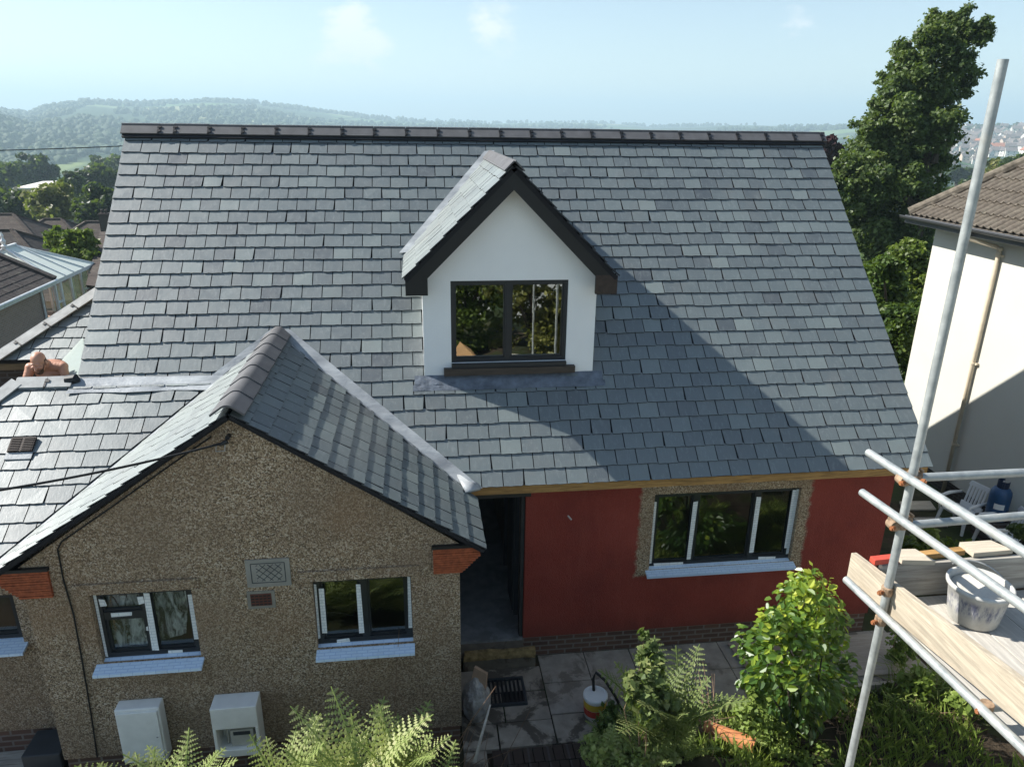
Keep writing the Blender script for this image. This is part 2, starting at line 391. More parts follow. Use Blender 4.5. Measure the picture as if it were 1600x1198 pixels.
M['leaf_dark'] = m_leaf('dark tree leaves', [(0, (.012, .026, .009)), (.6, (.026, .047, .014)), (1, (.05, .075, .022))])
M['leaf_mid'] = m_leaf('mid tree leaves', [(0, (.022, .042, .012)), (.6, (.045, .075, .02)), (1, (.08, .11, .03))])
M['leaf_copper'] = m_leaf('copper beech leaves', [(0, (.02, .010, .012)), (1, (.07, .03, .032))], .5, .2, (.12, .03, .03))
M['leaf_cam'] = m_leaf('camellia leaves', [(0, (.028, .075, .018)), (.5, (.085, .17, .03)), (.72, (.23, .33, .04)), (1, (.52, .56, .07))], .34, .45, (.42, .52, .03), .6)
M['leaf_fern'] = m_leaf('fern fronds', [(0, (.14, .21, .05)), (.5, (.31, .39, .12)), (.8, (.45, .49, .20)), (1, (.56, .55, .28))], .6, .45, (.42, .48, .12))
M['leaf_fernd'] = m_leaf('shaded fern fronds', [(0, (.065, .11, .03)), (.6, (.15, .20, .06)), (1, (.27, .29, .11))], .6, .35)
M['leaf_weed'] = m_leaf('weed leaves', [(0, (.09, .14, .025)), (.6, (.20, .28, .05)), (1, (.34, .39, .10))], .6, .35)
M['leaf_hill'] = m_leaf('far woodland', [(0, (.012, .03, .009)), (.6, (.025, .05, .013)), (1, (.05, .08, .02))], .8, .1)
M['twig'] = simple('dead twig', (.20, .13, .085), .8, .2, var=.4, scale=10)
M['bark'] = simple('bark', (.07, .055, .042), .9, .2, var=.4, scale=8, bump=.8, bscale=20, bdist=.02)
M['stick'] = simple('pale stick', (.42, .39, .34), .7, .3, var=.25, scale=15)
def m_galv():
    t = NT('galvanised tube'); n = t.noise(14, 6, .65); n2 = t.noise(4, 4)
    c = t.ramp(n, [(.3, (.26, .28, .28)), (.6, (.38, .40, .39)), (.8, (.52, .52, .49))])
    c = t.mix(t.ramp(n2, [(.58, 0), (.72, .5)]), c, (.42, .38, .31))
    return t.done(c, t.ramp(n, [(.3, .38), (.7, .6)]), .5, .35)
M['galv'] = m_galv()
M['rust'] = simple('rusty coupler', (.27, .185, .12), .8, .3, var=.55, scale=30, bump=.6, bscale=80)
M['rust_bolt'] = simple('orange rusted bolt', (.26, .10, .04), .8, .3, var=.4, scale=30)
def m_bucket():
    t = NT('mortar splashed bucket'); x, y, z = t.xyz()
    n = t.noise(30, 6, .7, t.obj((1, 1, .28)))
    m = t.math('MULTIPLY', t.ramp(n, [(.44, 0), (.6, .85)]), t.ramp(z, [(.06, 0), (.10, 1), (.17, 1), (.2, 0)]))
    c = t.mix(m, t.ramp(t.noise(8, 5), [(.3, (.36, .35, .32)), (.7, (.56, .55, .51))]), (.075, .085, .16))
    return t.done(c, .7, .35)
M['bucket'] = m_bucket()
M['mortar'] = simple('pale mortar', (.52, .49, .43), .9, .2, var=.1, scale=10, bump=.6, bscale=25, bdist=.01)
M['white_plastic'] = simple('white plastic', (.70, .71, .70), .4, .5, var=.06)
M['white_meter'] = simple('weathered white plastic', (.80, .80, .77), .5, .4, var=.06, scale=8)
M['label_yellow'] = simple('yellow label', (.55, .36, .03), .5, .4, var=.1)
M['label_red'] = simple('red label', (.42, .04, .025), .5, .4, var=.1)
M['blue_gas'] = simple('blue painted steel', (.015, .065, .16), .45, .5, var=.25, scale=12)
M['blue_dark'] = simple('dark blue collar', (.008, .02, .05), .5, .5)
M['sack'] = simple('clear rubble sack', (.34, .33, .32), .35, .6, var=.4, scale=9, bump=.8, bscale=18, bdist=.03)
M['card'] = simple('brown card', (.36, .25, .17), .8, .2, var=.15)
M['terracotta'] = simple('terracotta pipe', (.50, .20, .085), .75, .3, var=.2, scale=12)
M['red_paint'] = simple('red paint', (.55, .075, .045), .5, .4, var=.2)
M['cable'] = simple('black cable', (.012, .012, .012), .6, .3)
M['cable_white'] = simple('grey cable sheath', (.45, .43, .40), .6, .3)
M['steel'] = simple('grey steel', (.35, .35, .34), .5, .5, .5)
M['cream_wall'] = simple('cream render', (.52, .505, .445), .85, .3, var=.03, scale=1.2, bump=.2, bscale=120, bdist=.003)
M['cream_pipe'] = simple('cream downpipe', (.56, .48, .36), .55, .4, var=.12)
M['gutter'] = simple('dark grey gutter', (.045, .047, .052), .45, .5)
M['white_gutter'] = simple('white gutter', (.72, .73, .72), .4, .5)
def m_pantile(name, base, lich=.4, crs=0.0):
    t = NT(name); c = np.array(base); n = t.noise(3, 6, .7); n2 = t.noise(14, 5, .7)
    co = t.ramp(n2, [(.3, tuple(c * .6)), (.7, tuple(c * 1.3))])
    co = t.mix(t.ramp(n, [(.5, 0), (.7, lich)]), co, (.24, .22, .17))
    x, y, z = t.xyz(); fz = t.math('FRACT', t.math('MULTIPLY', z, crs)); line = t.ramp(fz, [(.0, 1), (.16, 0)])
    if crs > 0: co = t.mix(t.math('MULTIPLY', line, .65), co, tuple(c * .25))
    t.bump(n2, .5, .01); return t.done(co, .9, .25)
M['pantile'] = m_pantile('weathered concrete pantile', (.125, .105, .084))
M['rooftile'] = m_pantile('dark brown roof tile', (.055, .045, .042), .25)
M['rooftile_brown'] = m_pantile('brown roof tile', (.075, .058, .05), .22, 3.2)
M['rooftile_far'] = m_pantile('dark roof tile in courses', (.045, .038, .036), .2, 3.2)
M['hip_lichen'] = simple('lichen covered hip tile', (.135, .115, .09), .95, .2, var=.5, scale=9, bump=.6, bscale=30)
M['cons_roof'] = simple('polycarbonate roof', (.66, .70, .62), .6, .6, var=.05)
M['green_sheet'] = simple('pale valley membrane', (.19, .23, .21), .5, .4, var=.05)
M['town_wall'] = simple('town house wall', (.72, .68, .62), .9, .2, var=.12, scale=.05)
M['town_pink'] = simple('town house buff wall', (.52, .42, .34), .9, .2, var=.12, scale=.05)
M['town_roof'] = simple('town house roof', (.16, .135, .125), .9, .2, var=.3, scale=.05)
M['town_red'] = simple('town red roof', (.36, .15, .09), .9, .2)
M['dark_window'] = simple('far dark window', (.03, .035, .04), .3, .5)
M['grey_box'] = simple('dark grey plastic', (.035, .042, .05), .5, .4)
M['poly'] = None

# ------------------------------------------------------------------ the land
def tan_el(x, y):
    d = ray(x, y); return d[2] / math.hypot(d[0], d[1])
def bearing(x, y=195):
    d = ray(x, y); return math.atan2(d[0], d[1])
SKY = [(-900, 160), (-300, 175), (0, 172), (45, 178), (75, 166), (140, 158), (220, 162), (330, 157), (400, 160), (460, 168), (520, 176), (600, 184), (680, 188), (760, 192), (860, 190), (960, 192), (1020, 197), (1150, 194), (1250, 196), (1320, 197), (1480, 200), (1600, 198), (1900, 196), (2600, 210)]
SB = np.array([bearing(x, y) for x, y in SKY]); ST = np.array([tan_el(x, y) for x, y in SKY])
RB = [bearing(x) for x in (-900, 0, 400, 700, 1000, 1300, 1480, 2000)]; RD = [2600, 2700, 3100, 3700, 4200, 3000, 1750, 1600]
R0 = [650, 650, 700, 900, 900, 650, 560, 560]
def ground_z(x, y):
    dx, dy = x - CAM[0], y - CAM[1]; r = math.hypot(dx, dy)
    z = 0.0
    z -= .105 * max(0, y - 9) if y < 480 else .105 * 471
    z -= .10 * max(0, min(-4 - x, 60)) * smooth(6, 16, y + 8) 
    z = max(z, -45 - 3 * noise.noise((x * .004, y * .004, 0)))
    if y < -1.1: z -= .05 * smooth(-1.1, -1.4, y)
    if y < -1.3 and x > 5.9: z += .17 * smooth(-1.3, -1.5, y)
    if y < -1.9: z += .6 * smooth(-1.9, -2.5, y) * smooth(7.8, 6.9, x)
    if r > 12: z += noise.noise((x * .02, y * .02, 1)) * min(1.5, (r - 12) * .02)
    b = math.atan2(dx, dy)
    if r > 350 and -1.4 < b < 1.5:
        T = float(np.interp(b, SB, ST)); Rr = float(np.interp(b, RB, RD)); r0 = float(np.interp(b, RB, R0))
        top = CAM[2] + T * Rr - 4
        t = smooth(r0, Rr, r) if r < Rr else 1
        t = t ** 1.0
        zz = -45 + (top + 45) * t
        if r > Rr: zz -= (r - Rr) * .04
        mid = math.exp(-((r - Rr * .55) / (Rr * .12)) ** 2) * 22 * (noise.noise((b * 9, 4, 0)) + .1)
        zz += mid * smooth(0, .3, 1 - abs(2 * t - 1))
        # a nearer wooded spur on the left
        bs = bearing(-150); zz += (CAM[2] + tan_el(0, 175) * 1500 + 44) * math.exp(-((b - bs) / .10) ** 2) * math.exp(-((r - 1500) / 330) ** 2) * (0.5 if t > .35 else .75)
        zz += 7 * noise.noise((x * .003, y * .003, 3)) * smooth(700, 1500, r) * smooth(Rr * 1.02, Rr * .8, r)
        z = max(z, zz) if r < 700 else zz
    elif r > 350:
        z = -30 + 20 * noise.noise((x * .001, y * .001, 0)) if y > -300 else 5
    return z
rings = list(np.arange(0.6, 16, .5)) + list(np.geomspace(16, 9000, 150))
mb = MB(); NA = 300
angs = []
for k in range(NA):    # denser in front
    u = k / NA * 2 - 1
    angs.append(math.pi * (0.42 * u + 0.58 * u ** 3))
vs = [(CAM[0], CAM[1], ground_z(CAM[0], CAM[1]))]
for r in rings:
    for a in angs:
        x, y = CAM[0] + r * math.sin(a), CAM[1] + r * math.cos(a); vs.append((x, y, ground_z(x, y)))
fs = [(0, 1 + (k + 1) % NA, 1 + k) for k in range(NA)]
for i in range(len(rings) - 1):
    for k in range(NA):
        a0 = 1 + i * NA + k; a1 = 1 + i * NA + (k + 1) % NA; fs.append((a0, a1, a1 + NA, a0 + NA))
mb.mesh(vs, fs)
tag(mb.build('ground', M['ground'], smooth_=True), kind='structure')
def hit(px, py, start=12, rmax=8000):
    d = ray(px, py); h = math.hypot(d[0], d[1]); t = start / h
    while t * h < rmax:
        p = CAM + d * t
        if p[2] <= ground_z(p[0], p[1]): return p
        t *= 1.004
    return CAM + d * t

# ------------------------------------------------------------------ main house
HW = 10.3; YE, ZE, YR, ZR = -.3, 2.693, 3.557, 6.489
SL = math.hypot(YR - YE, ZR - ZE)
RV = np.array([0, (YR - YE) / SL, (ZR - ZE) / SL]); RN = np.array([0, -RV[2], RV[1]])
KM = (ZR - ZE) / (YR - YE)
def zmain(y): return ZE + KM * (y - YE)
WX, WZ, WK = 2.25, 4.18, .67
def zwing(x): return WZ - WK * abs(x - WX)
EY, EZ, EK = .77, 3.75, .645        # left extension front slope: z = EZ + EK*(y-EY)
GY = -1.39                          # gable wall face
DX, DZ, DF = 5.08, 6.235, .47       # dormer ridge, front edge
house = thing('house', 'brown pebbledash house with new grey slate roof, white dormer and red front wall', 'house', (5, 2, 0))

def clip_poly(poly, planes):
    for (a, b, c) in planes:
        out = []
        for i in range(len(poly)):
            p, q = poly[i], poly[(i + 1) % len(poly)]
            dp, dq = a * p[0] + b * p[1] - c, a * q[0] + b * q[1] - c
            if dp <= 0: out.append(p)
            if (dp < 0 < dq) or (dq < 0 < dp):
                t = dp / (dp - dq); out.append((p[0] + (q[0] - p[0]) * t, p[1] + (q[1] - p[1]) * t))
        poly = out
        if len(poly) < 3: return []
    return poly
def slates(mb, O, U, V, N, ulen, vlen, sw=.25, ga=.2, planes=(), skip=None, th=.013, lift=.027, seed=0, wide=True, tone=(0, 1), edge=2):
    rr = random.Random(seed); O, U, V, N = (np.asarray(q, float) for q in (O, U, V, N))
    nrow = int(math.ceil(vlen / ga - .02))
    for k in range(nrow):
        v0 = k * ga; v1 = min(v0 + ga * 1.12, vlen)
        if v1 - v0 < .02: continue
        edges = [0.0]; 
        if k % 2 == 0 and wide: edges.append(sw * 1.5)
        elif k % 2 == 0: edges.append(sw * .5)
        while edges[-1] < ulen - .01: edges.append(edges[-1] + sw)
        if edges[-1] > ulen: edges[-1] = ulen
        if len(edges) > 2 and edges[-1] - edges[-2] < sw * .6: edges.pop(-2)
        for i in range(len(edges) - 1):
            a, b = edges[i] + .0055, edges[i + 1] - .0055
            j = [rr.gauss(0, .0012) for _ in range(4)]
            if skip and skip(O + U * (a + b) / 2 + V * (v0 + .1)): continue
            dv = rr.gauss(0, .0035)
            cr = rr.random()
            n = 7
            bot = [(a + (b - a) * t / (n - 1), v0 + dv + rr.uniform(-.0045, .0045) * (1 if 0 < t < n - 1 else .6)) for t in range(n)]
            if rr.random() < .10: bot[0] = (bot[0][0] + .012, bot[0][1] + .004)
            if rr.random() < .10: bot[-1] = (bot[-1][0] - .014, bot[-1][1] + .005)
            poly = bot + [(b + rr.gauss(0, .0008), v1), (a + rr.gauss(0, .0008), v1)]
            poly = clip_poly(poly, planes)
            if len(poly) < 3: continue
            tn = tone[0] + (tone[1] - tone[0]) * min(1, max(0, rr.gauss(.5, .22)))
            def H(p):
                s, t = (p[0] - a) / (b - a), (p[1] - v0) / ga
                return lift - .0142 * t + (j[0] * (1 - s) + j[1] * s) * (1 - t) + (j[2] * (1 - s) + j[3] * s) * t
            top = [O + U * p[0] + V * p[1] + N * H(p) for p in poly]; lo = [q - N * th for q in top]
            m = len(poly)
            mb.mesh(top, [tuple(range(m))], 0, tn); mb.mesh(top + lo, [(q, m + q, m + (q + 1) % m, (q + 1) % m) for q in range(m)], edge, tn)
mb = MB()
def skip_main(p):
    if p[0] < 4.55 and zwing(p[0]) > p[2] + .06 and p[1] < 1.25: return True
    if p[0] < 1.6 and p[1] < .62: return True
    if abs(p[0] - DX) < .98 and p[1] > .86 and p[2] < DZ - abs(p[0] - DX) - .12: return True
    return False
slates(mb, (0, YE, ZE), (1, 0, 0), RV, RN, HW, SL - .03, HW / 41, SL / 27, (), skip_main, seed=3)
# deck under the slates, front and rear slopes
def slab(mb, a, b, c, d, n, t=.08, m=1): mb.prism([np.asarray(q, float) - np.asarray(n) * .004 for q in (a, b, c, d)], -np.asarray(n, float) * t, m)
slab(mb, (.03, YE + .03, zmain(YE + .03)), (HW - .03, YE + .03, zmain(YE + .03)), (HW - .03, YR, ZR), (.03, YR, ZR), RN)
RNb = np.array([0, RV[2], RV[1]]); YB = 2 * YR - YE
slab(mb, (0, YB, ZE), (HW, YB, ZE), (HW, YR + .01, ZR), (0, YR + .01, ZR), RNb, .08, 0)
main_roof = mb.build('main_roof', [M['slate'], M['under'], M['slate_edge_shade']], house)
# undercloak along both verges
for x in (.012, HW - .012):
    mb = MB(); mb.beam(np.array([x, YE, ZE]) - RN * .012, np.array([x, YR, ZR]) - RN * .012, .03, .02, RN)
    mb.build('verge_strip', M['lead'], main_roof)
# ridge
mb = MB(); clips = []; x = -.04; first = True; k = 0
lens = [.50, .21] + [.4575] * 22
for L in lens:
    if x > HW: break
    x1 = min(x + L, HW + .05); j = random.gauss(0, .002); y0 = random.gauss(0, .003)
    for sgn in (-1, 1):
        dd = np.array([0, sgn * RV[1], -RV[2]]); nn = np.array([0, sgn * RV[2], RV[1]]); c = np.array([0, YR + y0, ZR + .075 + j])
        lo = c + dd * .155
        poly = [(x + .003, *(c)[1:]), (x1 - .003, *(c)[1:]), (x1 - .003, *(lo)[1:]), (x + .003, *(lo)[1:])]
        mb.prism(poly, nn * .02, 0, random.random())
    mb.tube([(x + .003, YR + y0, ZR + .088 + j), (x1 - .003, YR + y0, ZR + .088 + j)], .022, 8)
    if x1 < HW:
        dd = np.array([0, -RV[1], -RV[2]]); nn = np.array([0, -RV[2], RV[1]]); c = np.array([x1, YR, ZR + .075])
        mc = MB(); clips.append(mc)
        for (s0, s1, w, h) in ((.02, .152, .022, .03), (.03, .06, .055, .036), (.10, .135, .045, .036)):
            p, q = c + dd * s0 + nn * .016, c + dd * s1 + nn * .016
            if w > .03: p = p + (.012, 0, 0); q = q + (.012, 0, 0)
            mc.beam(p, q, w, h, nn)
    x = x1
ridge = mb.build('ridge_tiles', M['ridge'], house); 
for mc in clips: mc.build('ridge_clip', M['clip'], ridge)
mb = MB()
for sgn in (-1, 1):
    dd = np.array([0, sgn * RV[1], -RV[2]]); nn = np.array([0, sgn * RV[2], RV[1]]); c = np.array([0, YR, ZR + .03])
    mb.prism([(-.02, *(c + dd * .03)[1:]), (HW + .02, *(c + dd * .03)[1:]), (HW + .02, *(c + dd * .172)[1:]), (-.02, *(c + dd * .172)[1:])], nn * .03)
mb.build('ridge_ventilator', M['clip'], ridge)

# ---- walls
def wall(mb, x0, x1, z0, z1, y, holes, th=.28, rev=.0, extra=(), m=0, back=True):
    xs = sorted({x0, x1, *[h[0] for h in holes], *[h[1] for h in holes]}); zs = sorted({z0, z1, *[h[2] for h in holes], *[h[3] for h in holes]})
    inh = lambda x, z: any(h[0] < x < h[1] and h[2] < z < h[3] for h in holes)
    for i in range(len(xs) - 1):
        for j in range(len(zs) - 1):
            if inh((xs[i] + xs[i + 1]) / 2, (zs[j] + zs[j + 1]) / 2): continue
            q = [(xs[i], zs[j]), (xs[i + 1], zs[j]), (xs[i + 1], zs[j + 1]), (xs[i], zs[j + 1])]
            mb.face([(a, y, b) for a, b in q], m)
            if back: mb.face([(a, y + th, b) for a, b in q[::-1]], m)
    for (a, b, c, d) in holes:
        mb.face([(a, y, c), (a, y + th, c), (b, y + th, c), (b, y, c)][::-1], m); mb.face([(a, y, d), (b, y, d), (b, y + th, d), (a, y + th, d)][::-1], m)
        mb.face([(a, y, c), (a, y, d), (a, y + th, d), (a, y + th, c)][::-1], m); mb.face([(b, y, c), (b, y + th, c), (b, y + th, d), (b, y, d)][::-1], m)
    for p in extra: mb.face([(a, y, b) for a, b in p], m); mb.face([(a, y + th, b) for a, b in p[::-1]], m)
XD0, XD1, XW = 4.33, 5.215, 10.06
RWIN = (6.845, 8.785, 1.235, 2.33)
mb = MB(); wall(mb, XD1, XW, .312, 2.60, 0, [RWIN])
mb.face([(XW, 0, .312), (XW, .28, .312), (XW, .28, 2.6), (XW, 0, 2.6)]); mb.face([(XD1, 0, .312), (XD1, 0, 2.6), (XD1, .28, 2.6), (XD1, .28, .312)])
mb.face([(XD1, 0, .312), (XD1, .28, .312), (XW, .28, .312), (XW, 0, .312)])
red_wall = mb.build('red_wall', M['red'], house)
mb = MB(); mb.tube([onY(888, 806, 0), onY(888, 806, -.06), onY(893, 812, -.09)], .011, 8); mb.build('cable_stub', M['cable_white'], red_wall)
mb = MB(); mb.box((XD1, .02, -.4), (XW - .02, .28, .309)); plinth = mb.build('brick_plinth', M['brick'], house)
mb = MB(); mb.box((XD0 + .1, YE + .045, 2.575), (HW - .02, YE + .075, 2.675)); mb.box((XD0 + .1, YE + .09, 2.60), (XW + .05, 0.1, 2.615))
mb.build('timber_fascia', M['timber'], house)
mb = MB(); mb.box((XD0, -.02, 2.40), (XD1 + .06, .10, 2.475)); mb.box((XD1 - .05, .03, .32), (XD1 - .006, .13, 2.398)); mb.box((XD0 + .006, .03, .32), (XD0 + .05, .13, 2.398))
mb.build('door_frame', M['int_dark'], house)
# gable-end and rear walls of the main block
mb = MB()
for x, s in ((.12, 1), (XW - .02, 1)):
    mb.prism([(x, .3, 0), (x, YB - .3, 0), (x, YB - .3, ZE - .05), (x, YR, ZR - .2), (x, .3, 2.55 + .6)], (-.12 if x < 1 else .02 - .1, 0, 0))
mb.box((.2, YB - .55, -2), (XW - .1, YB - .3, ZE - .1))
mb.build('side_walls', M['pebble'], house)
# interior of the hall and rooms (what one sees through the door and windows)
mb = MB(); mb.box((XD0 - .2, .02, .26), (XD1 - .002, 4.2, .30)); mb.build('hall_floor', M['hall'], house)
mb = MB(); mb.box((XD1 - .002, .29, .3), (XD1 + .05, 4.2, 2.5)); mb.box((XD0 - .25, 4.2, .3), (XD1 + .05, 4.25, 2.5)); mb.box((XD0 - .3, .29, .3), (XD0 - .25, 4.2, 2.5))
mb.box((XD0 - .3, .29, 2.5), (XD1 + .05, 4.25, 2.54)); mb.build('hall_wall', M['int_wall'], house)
mb = MB()
for y in (.5, 1.1, 1.7): mb.box((XD1 - .06, y, .3), (XD1 - .004, y + .06, 2.3))
mb.box((XD1 - .07, .62, .3), (XD1 - .045, 1.06, 2.2)); mb.build('inner_door', M['grey_box'], house)
mb = MB()
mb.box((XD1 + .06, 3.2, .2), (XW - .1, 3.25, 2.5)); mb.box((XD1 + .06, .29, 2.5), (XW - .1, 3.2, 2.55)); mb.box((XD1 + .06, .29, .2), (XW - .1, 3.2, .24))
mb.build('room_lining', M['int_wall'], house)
# ---- front gable wing
GX0, GX1 = .144, 4.326
LW = (.72, 1.672, 1.49, 2.31); RW = (2.835, 3.825, 1.475, 2.31)
ze = zwing(GX0) - .12
mb = MB(); zt0 = ze
wall(mb, GX0, GX1, .30, zt0, GY, [LW, RW], .25, extra=[[(GX0, zt0), (GX1, zt0), (WX, WZ - .07)]])
mb.face([(GX1, GY, .30), (GX1, 0.3, .30), (GX1, 0.3, zt0), (GX1, GY, zt0)]); mb.face([(GX0, GY, .30), (GX0, GY, zt0), (GX0, .2, zt0), (GX0, .2, .30)])
mb.face([(GX0, GY, .30), (GX0, GY + .25, .30), (GX1, GY + .25, .30), (GX1, GY, .30)])
gable = mb.build('gable_wall', M['pebble'], house)
for h in (LW, RW):    # rendered drip lintel over each window
    mb = MB(); mb.prism([(h[0] - .13, GY - .002, h[3] + .005), (h[1] + .09, GY - .002, h[3] + .005), (h[1] + .09, GY - .002, h[3] + .12), (h[0] - .13, GY - .002, h[3] + .12)], (0, -.022, 0))
    mb.build('window_lintel', M['pebble'], gable)
mb = MB(); mb.box((GX0 + .02, GY + .02, -.4), (GX1 - .015, .2, .297)); mb.build('gable_plinth', M['brick'], house)
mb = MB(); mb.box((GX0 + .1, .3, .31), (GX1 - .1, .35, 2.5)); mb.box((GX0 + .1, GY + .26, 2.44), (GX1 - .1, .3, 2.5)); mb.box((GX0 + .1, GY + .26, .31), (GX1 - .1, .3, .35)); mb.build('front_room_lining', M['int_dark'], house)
# corbels of creasing tiles
for s in (-1, 1):
    mb = MB(); xe = GX1 if s > 0 else GX0
    xi = xe - s * .27
    n = 11
    for i in range(n):
        z = 2.325 + i * .0265; out = .03 + max(0, min(i, 7)) * .026
        if i >= 8: out = .205
        d = random.uniform(-.004, .004)
        mb.box((xi, GY - .035 + d, z), (xe + s * out, GY + .10, z + .021), 0, random.random())
    mb.box((xi + s * .006, GY - .02, 2.33), (xe + s * .02, GY + .09, 2.60))
    cb = mb.build('brick_corbel', M['corbel'], gable)
    mb = MB(); mb.box((xi - s * .01, GY - .045, 2.618), (xe + s * .2, GY + .1, 2.65)); mb.build('corbel_cap', M['clip'], cb)
# cement plaque and air brick
mb = MB(); a, b = onY(383, 872, GY), onY(453, 912, GY)
px0, px1, pz0, pz1 = 2.215, 2.64, 2.285, 2.60
mb.box((px0, GY - .012, pz0), (px1, GY + .05, pz1)); plq = mb.build('cement_patch', simple('grey cement', (.27, .26, .23), .9, .2, var=.12, bump=.4), gable)
mb = MB(); yy = GY - .0125
fx0, fx1, fz0, fz1 = px0 + .05, px1 - .05, pz0 + .05, pz1 - .045
for (p, q) in (((fx0, fz0), (fx1, fz0)), ((fx1, fz0), (fx1, fz1)), ((fx1, fz1), (fx0, fz1)), ((fx0, fz1), (fx0, fz0))): mb.beam((p[0], yy, p[1]), (q[0], yy, q[1]), .007, .004, (0, -1, 0))
def clipseg(p, q, x0, x1, z0, z1):
    ts = [0, 1]; d = (q[0] - p[0], q[1] - p[1])
    for k, lo, hi in ((0, x0, x1), (1, z0, z1)):
        t0, t1 = (lo - p[k]) / d[k], (hi - p[k]) / d[k]; ts = [max(ts[0], min(t0, t1)), min(ts[1], max(t0, t1))]
    return None if ts[0] >= ts[1] else ((p[0] + d[0] * ts[0], p[1] + d[1] * ts[0]), (p[0] + d[0] * ts[1], p[1] + d[1] * ts[1]))
for i in range(-6, 9):
    for s in (1, -1):
        c = fx0 + i * .075; sg = clipseg((c, fz0), (c + s * .23, fz1), fx0 + .05, fx1 - .03, fz0 + .02, fz1 - .015)
        if sg: mb.beam((sg[0][0], yy, sg[0][1]), (sg[1][0], yy, sg[1][1]), .006, .004, (0, -1, 0))
mb.build('scratched_lattice', M['grey_box'], plq)
mb = MB(); mb.box((2.195, GY - .008, 2.03), (2.465, GY + .05, 2.235)); ab = mb.build('air_vent', simple('vent mortar', (.24, .225, .19), .9, .2), gable)
mb = MB(); mb.box((2.228, GY - .012, 2.065), (2.432, GY, 2.205)); mb.build('air_brick', simple('dark red vent brick', (.11, .042, .032), .8, .3), ab)
mb = MB()
for i in range(5):
    for j in range(4): mb.box((2.236 + i * .0395, GY - .0135, 2.074 + j * .033), (2.266 + i * .0395, GY - .005, 2.088 + j * .033))
mb.build('vent_slots', M['clip'], ab)

# wing roof: right and left slopes
cw = math.cos(math.atan(WK)); sw_ = math.sin(math.atan(WK)); RUN = 2.33; WL = RUN / cw; YF = GY - .10
def wing_side(s, mb, seed, planes_fn):
    V = np.array([-s * cw, 0, sw_]); N = np.array([s * sw_, 0, cw]); O = np.array([WX + s * RUN, YF, WZ - WK * RUN])
    slates(mb, O, (0, 1, 0), V, N, 2.9, WL - .02, .235, WL / 14, planes_fn(s), None, seed=seed, wide=False, th=.010, lift=.0215, tone=(0, 1) if s > 0 else (.55, 1.1))  # left slope toned lighter: its silvery sheen is put into the slate colour
# valley against the main slope: y <= YE + (z-ZE)/KM ; z = zlow + v*sw_
zl = WZ - WK * RUN
def pl_main(s): return [(1, -sw_ / KM, YE + (zl - ZE) / KM - YF - .05)]
def pl_left(s): return [(1, -sw_ / EK, EY + (zl - EZ) / EK - YF + .13), (1, -sw_ / KM, YE + (zl - ZE) / KM - YF - .02)]
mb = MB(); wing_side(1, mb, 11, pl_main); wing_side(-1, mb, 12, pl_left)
for s in (1, -1):
    n = np.array([s * sw_, 0, cw]); lo, ym = (WX + s * (RUN - .02), WZ - WK * (RUN - .02)), YE + (WZ - ZE) / KM
    ylo = YE + (lo[1] - ZE) / KM if s > 0 else EY + (lo[1] - EZ) / EK
    slab(mb, (lo[0], YF + .02, lo[1]), (lo[0], ylo, lo[1]), (WX, ym, WZ), (WX, YF + .02, WZ), n, .05)
wing_roof = mb.build('gable_roof', [M['slate'], M['under'], M['slate_edge_shade']], house)
mb = MB()    # mortar bedding / undercloak at the front verge
for s in (1, -1):
    n = np.array([s * sw_, 0, cw]); mb.beam(np.array([WX + s * RUN, YF + .05, WZ - WK * RUN]) - n * .022, np.array([WX, YF + .05, WZ]) - n * .022, .09, .03, n)
mb.build('verge_undercloak', M['under'], wing_roof)
# wing ridge tiles, running back to the main slope
mb = MB(); y = YF - .02; ridx = 0; yend = YE + (WZ + .05 - ZE) / KM - .03
while y < yend:
    y1 = min(y + .395, yend); tilt = .012
    prof = []
    for k in range(13):
        a = math.pi * (k / 12 - .5); w = .13
        if abs(a) < .9: px_, pz_ = .055 * math.sin(a) / math.sin(.9), .055 * (math.cos(a) - math.cos(.9)) / (1 - math.cos(.9)) * .35
        else:
            e = (abs(a) - .9) / (math.pi / 2 - .9); px_ = math.copysign(.055 + e * .10, a); pz_ = -e * .10 * WK * 1.05 - 0.0
        prof.append((px_, pz_))
    vs = []; 
    for (yy, zz) in ((y + .002, .062 + tilt), (y1 - .002, .062)):
        for (a, b) in prof: vs.append((WX + a, yy, WZ + zz + b))
        for (a, b) in prof: vs.append((WX + a * .96, yy, WZ + zz + b - .02))
    n = len(prof); fs = []
    for k in range(n - 1): fs += [(k, k + 1, 2 * n + k + 1, 2 * n + k), (n + k + 1, n + k, 3 * n + k, 3 * n + k + 1), (k + 1, k, n + k, n + k + 1), (2 * n + k, 2 * n + k + 1, 3 * n + k + 1, 3 * n + k)]
    fs += [(0, 2 * n, 3 * n, n), (n - 1, 2 * n - 1, 4 * n - 1, 3 * n - 1)]
    mb.mesh(vs, fs, 0, random.random()); y = y1
mb.build('gable_ridge_tiles', M['ridge'], wing_roof)
